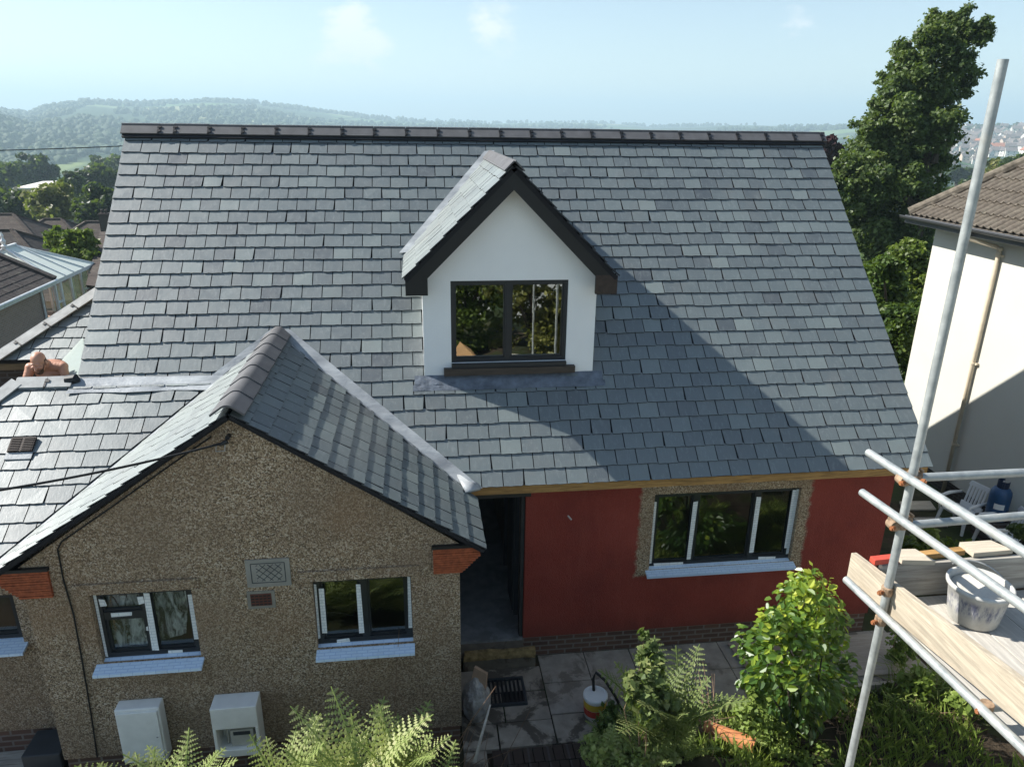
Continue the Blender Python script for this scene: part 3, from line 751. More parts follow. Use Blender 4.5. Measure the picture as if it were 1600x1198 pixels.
# small nails or clips seen on the left slope
# lead in the right-hand valley
def strip(mb, pts_a, pts_b, nu, nv, amp, seed=0, th=.004, nrm=(0, 0, 1)):
    nrm = np.asarray(nrm, float); vs = []
    for i in range(nu + 1):
        t = i / nu
        a = np.array([np.interp(t, np.linspace(0, 1, len(pts_a)), [p[k] for p in pts_a]) for k in range(3)])
        b = np.array([np.interp(t, np.linspace(0, 1, len(pts_b)), [p[k] for p in pts_b]) for k in range(3)])
        for j in range(nv + 1):
            p = lerp(a, b, j / nv); w = noise.noise((p[0] * 9 + seed, p[1] * 9, p[2] * 9)) * amp + noise.noise((p[0] * 25 + seed, p[1] * 25, p[2] * 25)) * amp * .5
            vs.append(p + nrm * w)
    fs = [(i * (nv + 1) + j, (i + 1) * (nv + 1) + j, (i + 1) * (nv + 1) + j + 1, i * (nv + 1) + j + 1) for i in range(nu) for j in range(nv)]
    mb.mesh(vs, fs)
def vpt(z, d, h):   # a point d up the main slope from the right valley line at height z, h off the slates
    x = WX + (WZ - z) / WK; y = YE + (z - ZE) / KM; return np.array([x, y, z]) + RN * h + np.array([d, 0, 0])
mb = MB()
zs_ = np.linspace(WZ + .02, ZE - .01, 9)
strip(mb, [vpt(z, -.02, .045) for z in zs_], [vpt(z, .17, .034) for z in zs_], 60, 5, .008, 2, nrm=RN)
wn_ = np.array([sw_, 0, cw])
strip(mb, [vpt(z, -.02, .045) for z in zs_], [np.array(vpt(z, 0, 0)) + np.array([-.02, -.10, 0]) + wn_ * .03 for z in zs_], 60, 4, .006, 5, nrm=wn_)
e = vpt(ZE, 0, 0); mb.prism([e + (-.02, -.16, .02), e + (.16, -.05, .0), e + (.10, .12, .06), e + (-.1, .08, .12)], (0, 0, .03))
mb.build('valley_lead', M['lead'], wing_roof, smooth_=True)
# ---- left extension: front slope with hip, recessed wall and window
mb = MB()
ce = math.cos(math.atan(EK)); se = math.sin(math.atan(EK)); EV = np.array([0, ce, se]); EN = np.array([0, -se, ce])
EYB = -1.12; EZB = EZ + EK * (EYB - EY); ELEN = (EY - EYB) / ce
hipA = np.array([-.655, EY, EZ]); hb = onP(-30, 644, (0, EY, EZ), (1, EY, EZ), (0, EYB, EZB)); hd = hb - hipA
hipB = hipA + hd * (EYB - EY) / hd[1]
X0 = hipB[0] - .1; UL = 1.62 - X0
# right limit: valley with wing-left plane raised; z = EZB+v*se = WZ-WK*(WX-x)-> x = WX-(WZ-z)/WK
planes = [(1, -se / WK, WX - (WZ - EZB) / WK - X0 + .0)]
hx = (hipA[0] - hipB[0]) / ELEN
planes.append((-1, hx, -(hipB[0] - X0)))
slates(mb, np.array([X0, EYB, EZB]) + EN * .03, (1, 0, 0), EV, EN, UL, ELEN - .10, .265, .212, planes, None, seed=21, wide=False, tone=(.2, 1))
slab(mb, (hipB[0], EYB + .02, EZB), (WX - (WZ - EZB) / WK - .10, EYB + .02, EZB), (WX - (WZ - EZ) / WK - .10, EY, EZ), tuple(hipA), EN, .03)
# left hip slope (faces left), plain slate plane
hl = np.array([hipB[0] - .02, hipB[1], hipB[2]]); mb.prism([hipA, hipB, hipB + (0, 1.0, 0)], (-.01, 0, -.03), 0, .6)
mb.prism([hipA, hipB + (0, 1.0, 0), hipA + (0, .25, -.14)], (-.01, 0, -.03), 0, .6)
ext_roof = mb.build('extension_roof', [M['slate'], M['under'], M['slate_edge_shade']], house)
# roof vent tile
p0 = onP(35, 697, *(np.array(q) + EN * .05 for q in ((0, EY, EZ), (1, EY, EZ), (0, EYB, EZB))))
mb = MB(); U = np.array([1., 0, 0])
mb.prism([p0 - U * .135 - EV * .17, p0 + U * .135 - EV * .17, p0 + U * .135 - EV * .085, p0 - U * .135 - EV * .085], EN * .012)
rv = mb.build('roof_vent', M['lead'], ext_roof)
mb = MB()
mb.prism([p0 - U * .125 - EV * .08, p0 + U * .125 - EV * .08, p0 + U * .125 + EV * .10, p0 - U * .125 + EV * .10], EN * .03)
for i in range(8): 
    c = p0 + EV * (-.07 + i * .022) + EN * .033
    for sx in (-1, 1): mb.beam(c + U * sx * .012, c + U * sx * .115, .008, .008, EN)
mb.build('vent_grille', M['brown_panel'], rv)
# hip and ridge tiles in pale grey
M['pale_ridge'] = simple('pale new ridge tile', (.34, .345, .335), .7, .3, var=.2, scale=9)
def split_clips(mc):      # four beams make one clip
    out = []
    for i in range(0, len(mc.v), 32):
        q = MB(); q.v = mc.v[i:i + 32]; fs = [(f, m, r) for f, m, r in zip(mc.f, mc.m, mc.r) if i <= f[0] < i + 32]
        q.f = [[k - i for k in f] for f, _, _ in fs]; q.m = [m for _, m, _ in fs]; q.r = [r for _, _, r in fs]; out.append(q)
    return out
def angle_tiles(mb, mc, p, q, n1, n2, L=.45, w=.15):
    p, q, n1, n2 = (np.asarray(v, float) for v in (p, q, n1, n2)); tot = np.linalg.norm(q - p); d = (q - p) / tot; t = 0
    up = (n1 + n2); up /= np.linalg.norm(up)
    while t < tot - .02:
        t1 = min(t + L, tot); a, b = p + d * (t + .002) + up * .07, p + d * (t1 - .002) + up * .07
        for n in (n1, n2):
            sd_ = np.cross(d, n); sd_ /= np.linalg.norm(sd_)
            if sd_ @ (n1 + n2 - 2 * (n1 + n2) @ up * up + n) < 0: sd_ = -sd_
            if sd_ @ up > 0: sd_ = -sd_
            mb.prism([a, b, b + sd_ * w, a + sd_ * w], n * .018)
        if t1 < tot - .03:
            for n in (n1, n2):
                sd_ = np.cross(d, n); sd_ /= np.linalg.norm(sd_)
                if sd_ @ up > 0: sd_ = -sd_
                mc.beam(b + sd_ * .03 + n * .012, b + sd_ * w + n * .012, .022, .026, n)
                mc.beam(b + sd_ * .05 + n * .014 + d * .015, b + sd_ * .085 + n * .014 + d * .015, .05, .03, n)
        t = t1
mb = MB(); mc = MB()
angle_tiles(mb, mc, hipA + (.02, 0, 0), np.array([-.02, EY, EZ]), EN, (0, .7, .72), .335)
lft = np.cross(hipB - hipA, (0, 1, 0)); lft = lft / np.linalg.norm(lft); lft = lft if lft[0] < 0 else -lft
lft = lft + np.array([0, .3, 0]); lft = lft / np.linalg.norm(lft)
angle_tiles(mb, mc, hipA, hipB, EN, lft, .45)
er = mb.build('hip_tiles', M['pale_ridge'], ext_roof); [q_.build('hip_clip', M['clip'], er) for q_ in split_clips(mc)]
# lead back gutter between main slope and extension
mb = MB()
a = [np.array([x, .80 + .02 * math.sin(x * 3), zmain(.80)]) + RN * .035 for x in np.linspace(-.03, 1.72, 8)]
b = [np.array([x, .735, zmain(.735)]) + RN * .06 for x in np.linspace(-.03, 1.66, 8)]
c = [np.array([x, .60 + .02 * math.sin(x * 7), EZ + EK * (.60 - EY)]) + EN * .062 for x in np.linspace(-.05, 1.52, 8)]
strip(mb, a, b, 40, 3, .005, 1, nrm=RN); strip(mb, b, c, 40, 4, .006, 1, nrm=EN)
mb.build('gutter_lead', M['lead'], ext_roof, smooth_=True)
mb = MB(); mb.tube([np.array([-.10, EY - .02, EZ + .04]), np.array([.0, EY - .02, EZ + .05]), np.array([.05, EY - .04, EZ + .02])], [.06, .065, .02], 10); mb.build('mastic_seal', M['clip'], ext_roof)
# lead soaker between wing-left slope and extension / main slope
mb = MB()
def vl(z, h): x = WX - (WZ - z) / WK; return np.array([x, EY + (z - EZ) / EK, z]) + np.array([-sw_, 0, cw]) * h
zz_ = np.linspace(EZ, EZB, 8)
strip(mb, [vl(z, .006) + (-.03, 0, .0) for z in zz_], [vl(z, .012) + (.0, -.16, 0) for z in zz_], 30, 2, .002, 4)
zz2 = np.linspace(WZ + .02, EZ - .02, 5)
def vm(z, d, h): return np.array([WX - (WZ - z) / WK - d, YE + (z - ZE) / KM, z]) + RN * h
strip(mb, [vm(z, .0, .03) for z in zz2], [vm(z, .13, .03) for z in zz2], 20, 2, .004, 4)
mb.build('valley_soaker', M['lead'], ext_roof)
# recessed wall
mb = MB(); LWIN = (-1.30, -.24, 1.46, 2.05)
wall(mb, -2.2, GX0 - .002, .31, 2.42, -.92, [LWIN], .25); mb.build('recessed_wall', M['pebble'], house)
mb = MB(); mb.box((-2.2, -.90, -.3), (GX0 - .004, -.68, .307)); mb.build('recessed_plinth', M['brick'], house)
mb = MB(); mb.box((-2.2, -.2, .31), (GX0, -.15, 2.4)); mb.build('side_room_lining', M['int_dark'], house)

# ---- windows
def window(parent, h, y, mull, film=(), sill=None, glass='glass', fw=.065, frame_names='window', transom=None, sillmat='sillfilm', mid=.075):
    x0, x1, z0, z1 = h; d0, d1 = y, y + .07
    mb = MB(); mb.box((x0, d0, z0), (x1, d1, z0 + fw)); mb.box((x0, d0, z1 - fw), (x1, d1, z1)); mb.box((x0, d0, z0 + fw), (x0 + fw, d1, z1 - fw)); mb.box((x1 - fw, d0, z0 + fw), (x1, d1, z1 - fw))
    xs = [x0 + fw]
    for m_ in mull: mb.box((m_ - mid / 2, d0 + .003, z0 + fw), (m_ + mid / 2, d1, z1 - fw)); xs += [m_ - mid / 2, m_ + mid / 2]
    xs.append(x1 - fw)
    cells = [(xs[i], xs[i + 1], z0 + fw, z1 - fw) for i in range(0, len(xs), 2)]
    if transom:
        ci, tz, tw = transom; a, b, c, d = cells[ci]; mb.box((a, d0 + .006, tz - tw / 2), (b, d1, tz + tw / 2)); cells[ci:ci + 1] = [(a, b, c, tz - tw / 2), (a, b, tz + tw / 2, d)]
    for (a, b, c, d) in cells:    # inner casement bead
        for q in (((a, c), (b, c + .02)), ((a, d - .02), (b, d)), ((a, c + .02), (a + .02, d - .02)), ((b - .02, c + .02), (b, d - .02))):
            mb.box((q[0][0], d0 + .022, q[0][1]), (q[1][0], d1 - .004, q[1][1]))
    w = mb.build('window', M['frame'], parent)
    for (a, b, c, d) in cells:
        g = MB(); g.face([(a + .019, d0 + .04, c + .019), (b - .019, d0 + .04, c + .019), (b - .019, d0 + .04, d - .019), (a + .019, d0 + .04, d - .019)]); g.build('pane', M[glass], w)
    for (a, b, c, d) in film:
        f = MB(); jl = [random.uniform(-.008, .008) for _ in range(8)]
        f.prism([(a + jl[0], d0 - .001, c + jl[1]), (b + jl[2], d0 - .001, c + jl[3]), (b + jl[4], d0 - .001, d + jl[5]), (a + jl[6], d0 - .001, d + jl[7])], (0, -.003, 0)); f.build('film_strip', M['film'], w)
    if sill:
        sx0, sx1, yo, sz = sill; s = MB()
        s.prism([(sx0, d0 + .01, sz + .03), (sx0, d0 + .01, sz), (sx0, yo, sz - .055), (sx0, yo, sz - .025)], (sx1 - sx0, 0, 0)); s.build('sill', M[sillmat], w)
    return w
yw = .06
window(house, RWIN, yw, [7.42, 8.235], film=[(6.852, 6.90, 1.29, 2.2), (7.375, 7.43, 1.32, 2.17), (8.225, 8.278, 1.37, 2.19), (8.70, 8.745, 1.40, 2.27), (8.752, 8.783, 1.32, 2.27), (6.93, 7.33, 1.238, 1.29), (8.36, 8.60, 1.242, 1.29)], sill=(6.80, 8.83, -.10, 1.225), transom=None)
# the two casements carry a thicker sash
window(gable, LW, GY + .07, [1.20], film=[(.722, .75, 1.52, 2.27), (.775, .83, 2.12, 2.20), (1.13, 1.185, 2.12, 2.21), (1.19, 1.245, 1.55, 2.24), (1.61, 1.655, 1.66, 2.20), (.85, 1.05, 1.99, 2.035), (1.33, 1.48, 1.498, 1.545), (1.16, 1.18, 1.80, 1.85)], sill=(.66, 1.70, GY - .13, 1.475), transom=(0, 2.0, .085))
window(gable, RW, GY + .07, [3.335], film=[(2.838, 2.865, 1.56, 2.22), (2.885, 2.935, 1.62, 2.17), (3.255, 3.31, 1.585, 2.19), (3.785, 3.82, 1.62, 2.25), (3.02, 3.16, 1.49, 1.53)], sill=(2.825, 3.84, GY - .12, 1.46))
window(house, LWIN, -.86, [-.77], film=[], sill=(-1.35, -.20, -1.06, 1.45))
# polythene hanging behind the left gable window
def m_poly():
    t = NT('crumpled polythene'); x, y, z = t.xyz(); v = t.obj((9, 9, 2.2), (0, .5, 0))
    n = t.noise(1.3, 5, .6, v, 1.2); a = t.ramp(n, [(.38, .05), (.52, .5), (.64, 1)])
    t.done((.85, .85, .87), .3, .6); t.bump(n, .8, .05)
    tr = t.n.new('ShaderNodeBsdfTransparent'); mx = t.n.new('ShaderNodeMixShader'); t.l.new(a, mx.inputs[0]); t.l.new(tr.outputs[0], mx.inputs[1]); t.l.new(t.b.outputs[0], mx.inputs[2]); t.l.new(mx.outputs[0], t.out.inputs['Surface']); return t.mat
M['poly'] = m_poly()
mb = MB(); strip(mb, [(LW[0] + .07, GY + .165, 1.56), (1.2, GY + .16, 1.58), (1.5, GY + .165, 1.66)], [(LW[0] + .08, GY + .16, 2.26), (1.2, GY + .175, 2.25), (1.61, GY + .16, 2.27)], 24, 24, .03, 3, nrm=(0, 1, 0))
tag(mb.build('polythene_sheet', M['poly'], smooth_=True), 'clear crumpled polythene hanging inside the left gable window', 'polythene')

# ---- dormer
DY = .725
def ydorm(x): return YE + (DZ - abs(x - DX) * 1.0 - ZE) / KM
DW = (4.365, 5.79, 3.885, 4.905); dx0, dx1 = 4.03, 6.14
mb = MB()
def dz_at(x): return DZ - .11 - abs(x - DX)
zc0, zc1 = dz_at(dx0), dz_at(dx1)
wall(mb, dx0, dx1, 3.60, 4.95, DY, [DW], .15, extra=[[(dx0, 4.95), (dx1, 4.95), (dx1, zc1), (DX, dz_at(DX)), (dx0, zc0)]])
for x, s in ((dx0, 1), (dx1, -1)):   # cheeks
    zt = dz_at(x); yb = YE + (zt - ZE) / KM
    pts = [(x, DY, zmain(DY) - .15), (x, DY, zt), (x, yb + .1, zt), (x, yb + .1, zt - .1)]
    mb.face(pts if s > 0 else pts[::-1])
dormer = mb.build('dormer', M['white_render'], house)
dwin = window(dormer, DW, DY + .03, [5.062], film=[], sill=None, glass='glass_dormer', fw=.045, mid=.07)
for o in [dwin] + list(dwin.children): pass
mb = MB(); mb.box((4.365, DY - .05, 3.832), (5.79, DY + .04, 3.884)); mb.build('window_ledge', M['frame'], dormer)
mb = MB(); mb.box((4.27, DY - .075, 3.745), (5.90, DY - .002, 3.83)); mb.build('sill', M['sill_wood'], dormer)
# dormer slates
s2 = math.sqrt(.5); DR = 1.255; DL = DR / s2
mb = MB()
for s, sd_ in ((1, 31), (-1, 32)):
    V = np.array([-s * s2, 0, s2]); N = np.array([s * s2, 0, s2]); zlo = DZ - DR
    slates(mb, (DX + s * DR, DF, zlo), (0, 1, 0), V, N, 3.1, DL - .02, .25, DL / 8, [(1, -s2 / KM, YE + (zlo - ZE) / KM - DF - .03)], None, seed=sd_, wide=True, tone=(.45, 1))
    yb = YE + (zlo - ZE) / KM; ym = YE + (DZ - ZE) / KM
    slab(mb, (DX + s * DR, DF + .02, zlo), (DX + s * DR, yb, zlo), (DX, ym, DZ), (DX, DF + .02, DZ), N, .05)
drf = mb.build('dormer_roof', [M['slate'], M['under'], M['slate_edge_shade']], dormer)
mb = MB(); y = DF - .02; yend = YE + (DZ + .03 - ZE) / KM
for s in (1, -1):
    N = np.array([s * s2, 0, s2]); dd = np.array([s * s2, 0, -s2]); t = y
    while t < yend:
        t1 = min(t + .45, yend); c = np.array([DX, 0, DZ + .045]); a = c + (0, t + .002, 0); b = c + (0, t1 - .002, 0)
        mb.prism([a, b, b + dd * .15, a + dd * .15], N * .016, 0, random.random()); t = t1
mb.build('dormer_ridge_tiles', M['ridge'], dormer)
# barge boards: one chevron with boxed ends
def bb(mb, s, y0, y1):
    P = [(0, DZ - .03), (1.235, DZ - .03 - 1.235), (1.235, 4.785), (.99, 4.785), (.99, 5.03), (0, 5.99)]
    P = [(0, DZ - .03), (1.24, DZ - .03 - 1.24), (1.24, 4.785), (.985, 4.785), (.985, DZ - .03 - .985 - .235), (0, DZ - .265)]
    poly = [(DX + s * a, y0, b) for a, b in P]
    q = [poly[0], poly[1], poly[4], poly[5]]; mb.prism(q, (0, y1 - y0, 0)); mb.prism([poly[1], poly[2], poly[3], poly[4]], (0, y1 - y0, 0))
for s in (-1, 1):
    mb = MB(); bb(mb, s, DF + .03, DF + .055); mb.build('bargeboard', M['black_board'], dormer)
    mb = MB()    # boxed eaves running back to the slates
    xo, xi = DX + s * 1.235, DX + s * 1.065
    ybk = YE + (4.80 - ZE) / KM
    mb.prism([(xo, DF + .057, 4.79), (xo, ybk + .12, 4.79), (xo, ybk + .12, 4.95), (xo, DF + .057, 4.95)], (-s * .02, 0, 0))
    mb.prism([(xo - s * .022, DF + .057, 4.79), (xi, DF + .057, 4.79), (xi, ybk, 4.79), (xo - s * .022, ybk, 4.79)], (0, 0, .015))
    mb.build('eaves_box', M['black_board'], dormer)
    mb = MB()    # sloping soffit
    poly = [(DX + s * a, DF + .057, DZ - .12 - a) for a in (0.0, 1.06)]; mb.prism([poly[0], poly[1], (poly[1][0], DY - .002, poly[1][2]), (poly[0][0], DY - .002, poly[0][2])], (0, 0, .012)); mb.build('soffit', M['gutter'], dormer)
    if s > 0:
        mb = MB(); mb.box((DX + .985, DF + .024, 4.775), (DX + 1.25, DF + .0285, 5.0)); mb.build('end_panel', M['brown_panel'], dormer)
mb = MB()   # lead apron under the sill, and step flashing
M['lead_shade'] = simple('shaded lead copy', (.12, .14, .17), .5, .5, var=.35, scale=9, bump=.6, bscale=14, bdist=.02)  # darker copy of the lead, with the dormer's shade put into its colour
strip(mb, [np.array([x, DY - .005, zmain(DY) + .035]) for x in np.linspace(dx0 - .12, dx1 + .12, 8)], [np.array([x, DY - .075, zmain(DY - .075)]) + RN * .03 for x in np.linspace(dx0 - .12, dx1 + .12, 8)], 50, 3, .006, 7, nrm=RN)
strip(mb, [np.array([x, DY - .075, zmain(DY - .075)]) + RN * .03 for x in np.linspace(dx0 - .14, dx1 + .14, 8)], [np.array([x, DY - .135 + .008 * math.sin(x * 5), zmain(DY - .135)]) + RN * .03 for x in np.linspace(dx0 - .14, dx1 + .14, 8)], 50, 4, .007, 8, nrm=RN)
mb.build('lead_apron', M['lead_shade'], dormer, smooth_=True)
mb = MB()
zz3 = np.linspace(DZ - DR + .02, DZ + .02, 8)
for s in (-1,):
    f = lambda z, d, h: np.array([DX + s * (DZ - z + d), YE + (z - ZE) / KM, z]) + RN * h
    strip(mb, [f(z, -.05, .05) for z in zz3], [f(z, .10, .032) for z in zz3], 30, 3, .005, 9, nrm=RN)
mb.build('dormer_valley_lead', M['lead'], dormer, smooth_=True)
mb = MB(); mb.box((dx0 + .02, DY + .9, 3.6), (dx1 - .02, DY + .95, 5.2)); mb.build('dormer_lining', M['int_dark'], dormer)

# ---- rear extension behind the man
mb = MB()
RY, RZ, RK = 2.6, 3.47, .65; cr, sr = math.cos(math.atan(RK)), math.sin(math.atan(RK)); RRV = np.array([0, cr, sr]); RRN = np.array([0, -sr, cr])
plane = ((0, RY, RZ), (1, RY, RZ), (0, RY + 1, RZ + RK))
hA = onP(0, 557, *plane); hB = onP(145, 462, *plane); hdir = (hB - hA) / (hB[1] - hA[1])
hE = hA + hdir * (RY - hA[1]); hT = hA + hdir * (4.3 - hA[1])
x0r = hE[0] - .05; vl_ = (4.3 - RY) / cr; hx2 = (hT[0] - hE[0]) / vl_
slates(mb, (x0r, RY, RZ), (1, 0, 0), RRV, RRN, .1 - x0r, vl_, .25, .2, [(-1, hx2, -(hE[0] - x0r))], None, seed=41, wide=False, tone=(.4, 1))
slab(mb, tuple(hE), (.1, RY + .01, RZ), (.1, 4.3, RZ + RK * 1.7), tuple(hT), RRN, .05)
mb.prism([hE, hT, hE + (0, 2.6, 0)], (-.01, 0, -.03), 0, .6)
rroof = mb.build('rear_roof', [M['slate'], M['under'], M['slate_edge_shade']], house)
mb = MB(); mc = MB(); l2 = np.array([-.55, .2, .8]); l2 /= np.linalg.norm(l2)
angle_tiles(mb, mc, hT, hE, RRN, l2, .45, .16); t_ = mb.build('rear_hip_tiles', M['pale_ridge'], rroof); [q_.build('hip_clip', M['clip'], t_) for q_ in split_clips(mc)]
mb = MB(); mb.box((hE[0] - .3, RY + .03, RZ - .14), (.0, RY + .055, RZ - .01)); mb.box((-.9, RY - .25, 2.2), (-.82, RY - .2, 3.45)); mb.build('rear_fascia', m_wood('stained fascia', (.16, .11, .06)), rroof)
mb = MB(); mb.box((hE[0] - 1.4, RY + .25, -2), (.1, RY + .45, RZ - .05)); mb.build('rear_wall', M['brick_dark_x'], house)
mb = MB(); Q = [onP(131, 530, *plane) + RRN * .04, onP(88, 574, *plane) + RRN * .02, np.array([-.55, 1.25, 3.50]), np.array([-.04, .95, 3.72]), np.array([-.02, 1.2, 4.05])]
mb.prism(Q[:4], (0, 0, -.01)); mb.face([Q[0], Q[3], Q[4]]); mb.build('valley_membrane', M['green_sheet'], rroof)
# black cable down the gable
mb = MB(); pts = [onY(*p, GY - .015) for p in ((330, 682), (250, 738), (170, 795), (96, 846), (90, 858), (99, 905), (115, 960), (128, 1030), (143, 1120), (152, 1182))]
mb.tube(pts, .008, 6); mb.build('wall_cable', M['cable'], gable)

# ------------------------------------------------------------------ things on and round the house
def clutter_box(name, label, cat, a, b, mats, door=None): ...
t = thing('meter_box', 'flat white meter cupboard on the pebbledash wall, behind a fern frond', 'meter box', (1.0, GY, .3))
mb = MB(); mb.box((.80, GY - .15, .33), (1.235, GY - .002, 1.02)); mb.build('body', M['white_meter'], t, bevel=.012)
mb = MB(); mb.box((.815, GY - .168, .345), (1.215, GY - .152, .985)); d = mb.build('door', M['white_meter'], t, bevel=.005)
mb = MB(); mb.lathe([(.010, 0), (.010, .004)], (1.18, GY - .172, .66), 10); mb.build('lock', M['steel'], d)
t = thing('meter_box', 'white wall box with open front showing the gas meter inside', 'meter box', (1.98, GY, .3))
bx0, bx1, bz0, bz1, by = 1.745, 2.205, .36, 1.0, GY - .22
mb = MB(); mb.box((bx0, by, .73), (bx1, GY - .002, bz1)); mb.box((bx0, by, bz0), (bx1, GY - .002, bz0 + .09)); mb.box((bx0, by, bz0 + .09), (bx0 + .035, GY - .002, .73)); mb.box((bx1 - .035, by, bz0 + .09), (bx1, GY - .002, .73)); mb.box((bx0 + .035, GY - .02, bz0 + .09), (bx1 - .035, GY - .004, .73))
mb.build('body', M['white_meter'], t, bevel=.008)
mb = MB(); mb.box((1.90, by + .05, .46), (2.13, by + .16, .66)); mb.tube([(1.86, by + .1, .46), (1.86, by + .1, .70), (1.95, by + .1, .70)], .012, 8); g = mb.build('gas_meter', simple('meter case', (.45, .44, .40), .5, .4), t, bevel=.012)
mb = MB(); mb.box((1.93, by + .046, .60), (2.10, by + .05, .645)); mb.build('meter_dial', M['label_yellow'] if False else M['grey_box'], g)

# overhead cables
def catenary(p, q, sag, n=24): return [lerp(p, q, i / n) - np.array([0, 0, sag * 4 * (i / n) * (1 - i / n)]) for i in range(n + 1)]
br = np.array([2.2, GY - .10, 3.905])
t = thing('overhead_cable', 'black service cable running to a bracket below the gable apex', 'cable', (2.2, GY, 3.9))
mb = MB(); far = onY(-420, 815, -2.6); mb.tube(catenary(br, far, .10), .011, 6); mb.build('wire', M['cable'], t)
mb = MB(); mb.tube([(2.215, GY, 3.93), (2.215, GY - .07, 3.935)], .022, 10); mb.tube([br + (.02, .0, .01), br + (-.05, -.01, -.02)], [.026, .014], 8); mb.build('anchor', M['clip'], t)
mb = MB(); mb.tube([br + (-.08, 0, -.03), br + (-.10, .03, -.10), br + (-.03, .06, -.11), br + (-.02, .08, -.03)], .007, 6); mb.build('bracket_hook', M['steel'], t)
mb = MB(); mb.tube(catenary(atD(-150, 238, 23), atD(330, 221, 26), .06), .016, 6)
tag(mb.build('overhead_cable', M['cable']), 'thin black phone line crossing the view left of the ridge', 'cable')

# paving, path, step
mb = MB()
for i in range(8):
    for j in range(2):
        x0, x1 = 5.42 + i * .62, 5.42 + i * .62 + .608; y1 = .0 - j * .52 - .005; y0 = y1 - .508
        if x1 > 10.4: continue
        z = .016 + random.uniform(-.004, .004); mb.box((x0, y0, -.06), (x1, y1, z))
    
mb.build('path', [M['paving_dry']], bevel=.004); tag(bpy.data.objects['path'], kind='structure')
mb = MB()
for (x0, x1, y0, y1) in ((4.34, 5.41, -.62, -.2), (4.34, 4.86, -1.10, -.63), (4.87, 5.41, -1.10, -.63), (4.34, 4.75, -1.48, -1.11), (4.76, 5.41, -1.48, -1.11), (5.42, 5.98, -1.48, -1.05), (4.34, 4.6, -2.4, -1.49)):
    mb.box((x0 + .004, y0 + .004, -.06), (x1 - .004, y1 - .004, .012 + random.uniform(-.003, .004)))
tag(mb.build('patio', M['paving'], bevel=.004), kind='structure')
mb = MB()
for i in range(9):
    for j in range(2): mb.box((4.66 + i * .115 + j * .04, -1.71 - j * .22, -.05), (4.765 + i * .115 + j * .04, -1.50 - j * .22, .018 + random.uniform(-.004, .004)), 0, random.random())
tag(mb.build('brick_edging', M['brick_dark_x'], bevel=.006), 'row of dark bricks edging the patio at the bottom of the picture', 'brick edging')
t = thing('doorstep', 'worn concrete doorstep with yellow mossy front edge below the doorway', 'step', (4.88, -.15, 0))
mb = MB(); mb.box((4.42, -.19, -.05), (5.36, .015, .18)); mb.box((4.36, -.16, .18), (5.215, .30, .262)); mb.build('block', M['step'], t, bevel=.012)
mb = MB(); mb.box((4.43, -.215, .175), (5.35, -.161, .30)); o = mb.build('mossy_edge', M['moss_edge'], t)
def rough(o, amp, sc, sub=3, seed=0):
    me = o.data; bm = bmesh.new(); bm.from_mesh(me); bmesh.ops.remove_doubles(bm, verts=bm.verts, dist=1e-5)
    bmesh.ops.subdivide_edges(bm, edges=bm.edges, cuts=sub, use_grid_fill=True)
    for v in bm.verts: v.co += Vector(noise.noise_vector(v.co * sc + Vector((seed, 0, 0)))) * amp
    bm.to_mesh(me); bm.free()
rough(o, .02, 9, 5)
t = thing('drain_cover', 'black slotted drain grate in the damp paving by the doorstep', 'drain', (4.86, -.72, .02))
mb = MB(); gx0, gx1, gy0, gy1 = 4.66, 5.16, -.86, -.40
for q in (((gx0, gy0), (gx1, gy0 + .03)), ((gx0, gy1 - .03), (gx1, gy1)), ((gx0, gy0 + .03), (gx0 + .03, gy1 - .03)), ((gx1 - .03, gy0 + .03), (gx1, gy1 - .03))): mb.box((*q[0], .012), (*q[1], .05))
mb.build('rim', M['grey_box'], t)
mb = MB()
for i in range(8): mb.box((gx0 + .05 + i * .052, gy0 + .03, .014), (gx0 + .075 + i * .052, gy1 - .03, .04))
mb.build('bars', M['clip'], t)
mb = MB(); mb.box((gx0 + .03, gy0 + .03, .005), (gx1 - .03, gy1 - .03, .0135)); mb.build('sump', M['under'], t)
# plywood boards and timber edge along the path
for (x0, x1, lab) in ((8.02, 9.1, 'pale plywood board lying on the path left of the camellia'), (9.25, 10.45, 'grey plywood board lying on the path behind the scaffold pole')):
    mb = MB(); mb.prism([(x0 + .08, -.86, .03), (x1, -.9, .03), (x1 - .05, -.12, .034), (x0, -.10, .034)], (0, 0, .02))
    tag(mb.build('plywood_board', m_wood('weathered plywood', (.36, .28, .23) if x0 < 9 else (.42, .37, .31), .8)), lab, 'board')
for a, b, lab in (((onZ(1085, 1097, .2)[0], onZ(1085, 1097, .2)[1]), (onZ(1185, 1090, .2)[0], onZ(1185, 1090, .2)[1]), 'short sunlit timber edging board left of the camellia'), ((9.0, -1.10), (10.35, -1.09), 'timber edging board along the path behind the scaffold pole')):
    mb = MB(); zt_ = .13 if a[0] < 8.5 else .04; mb.beam((*a, zt_), (*b, zt_), .05, .16); tag(mb.build('timber_edge', M['pale_wood']), lab, 'timber')

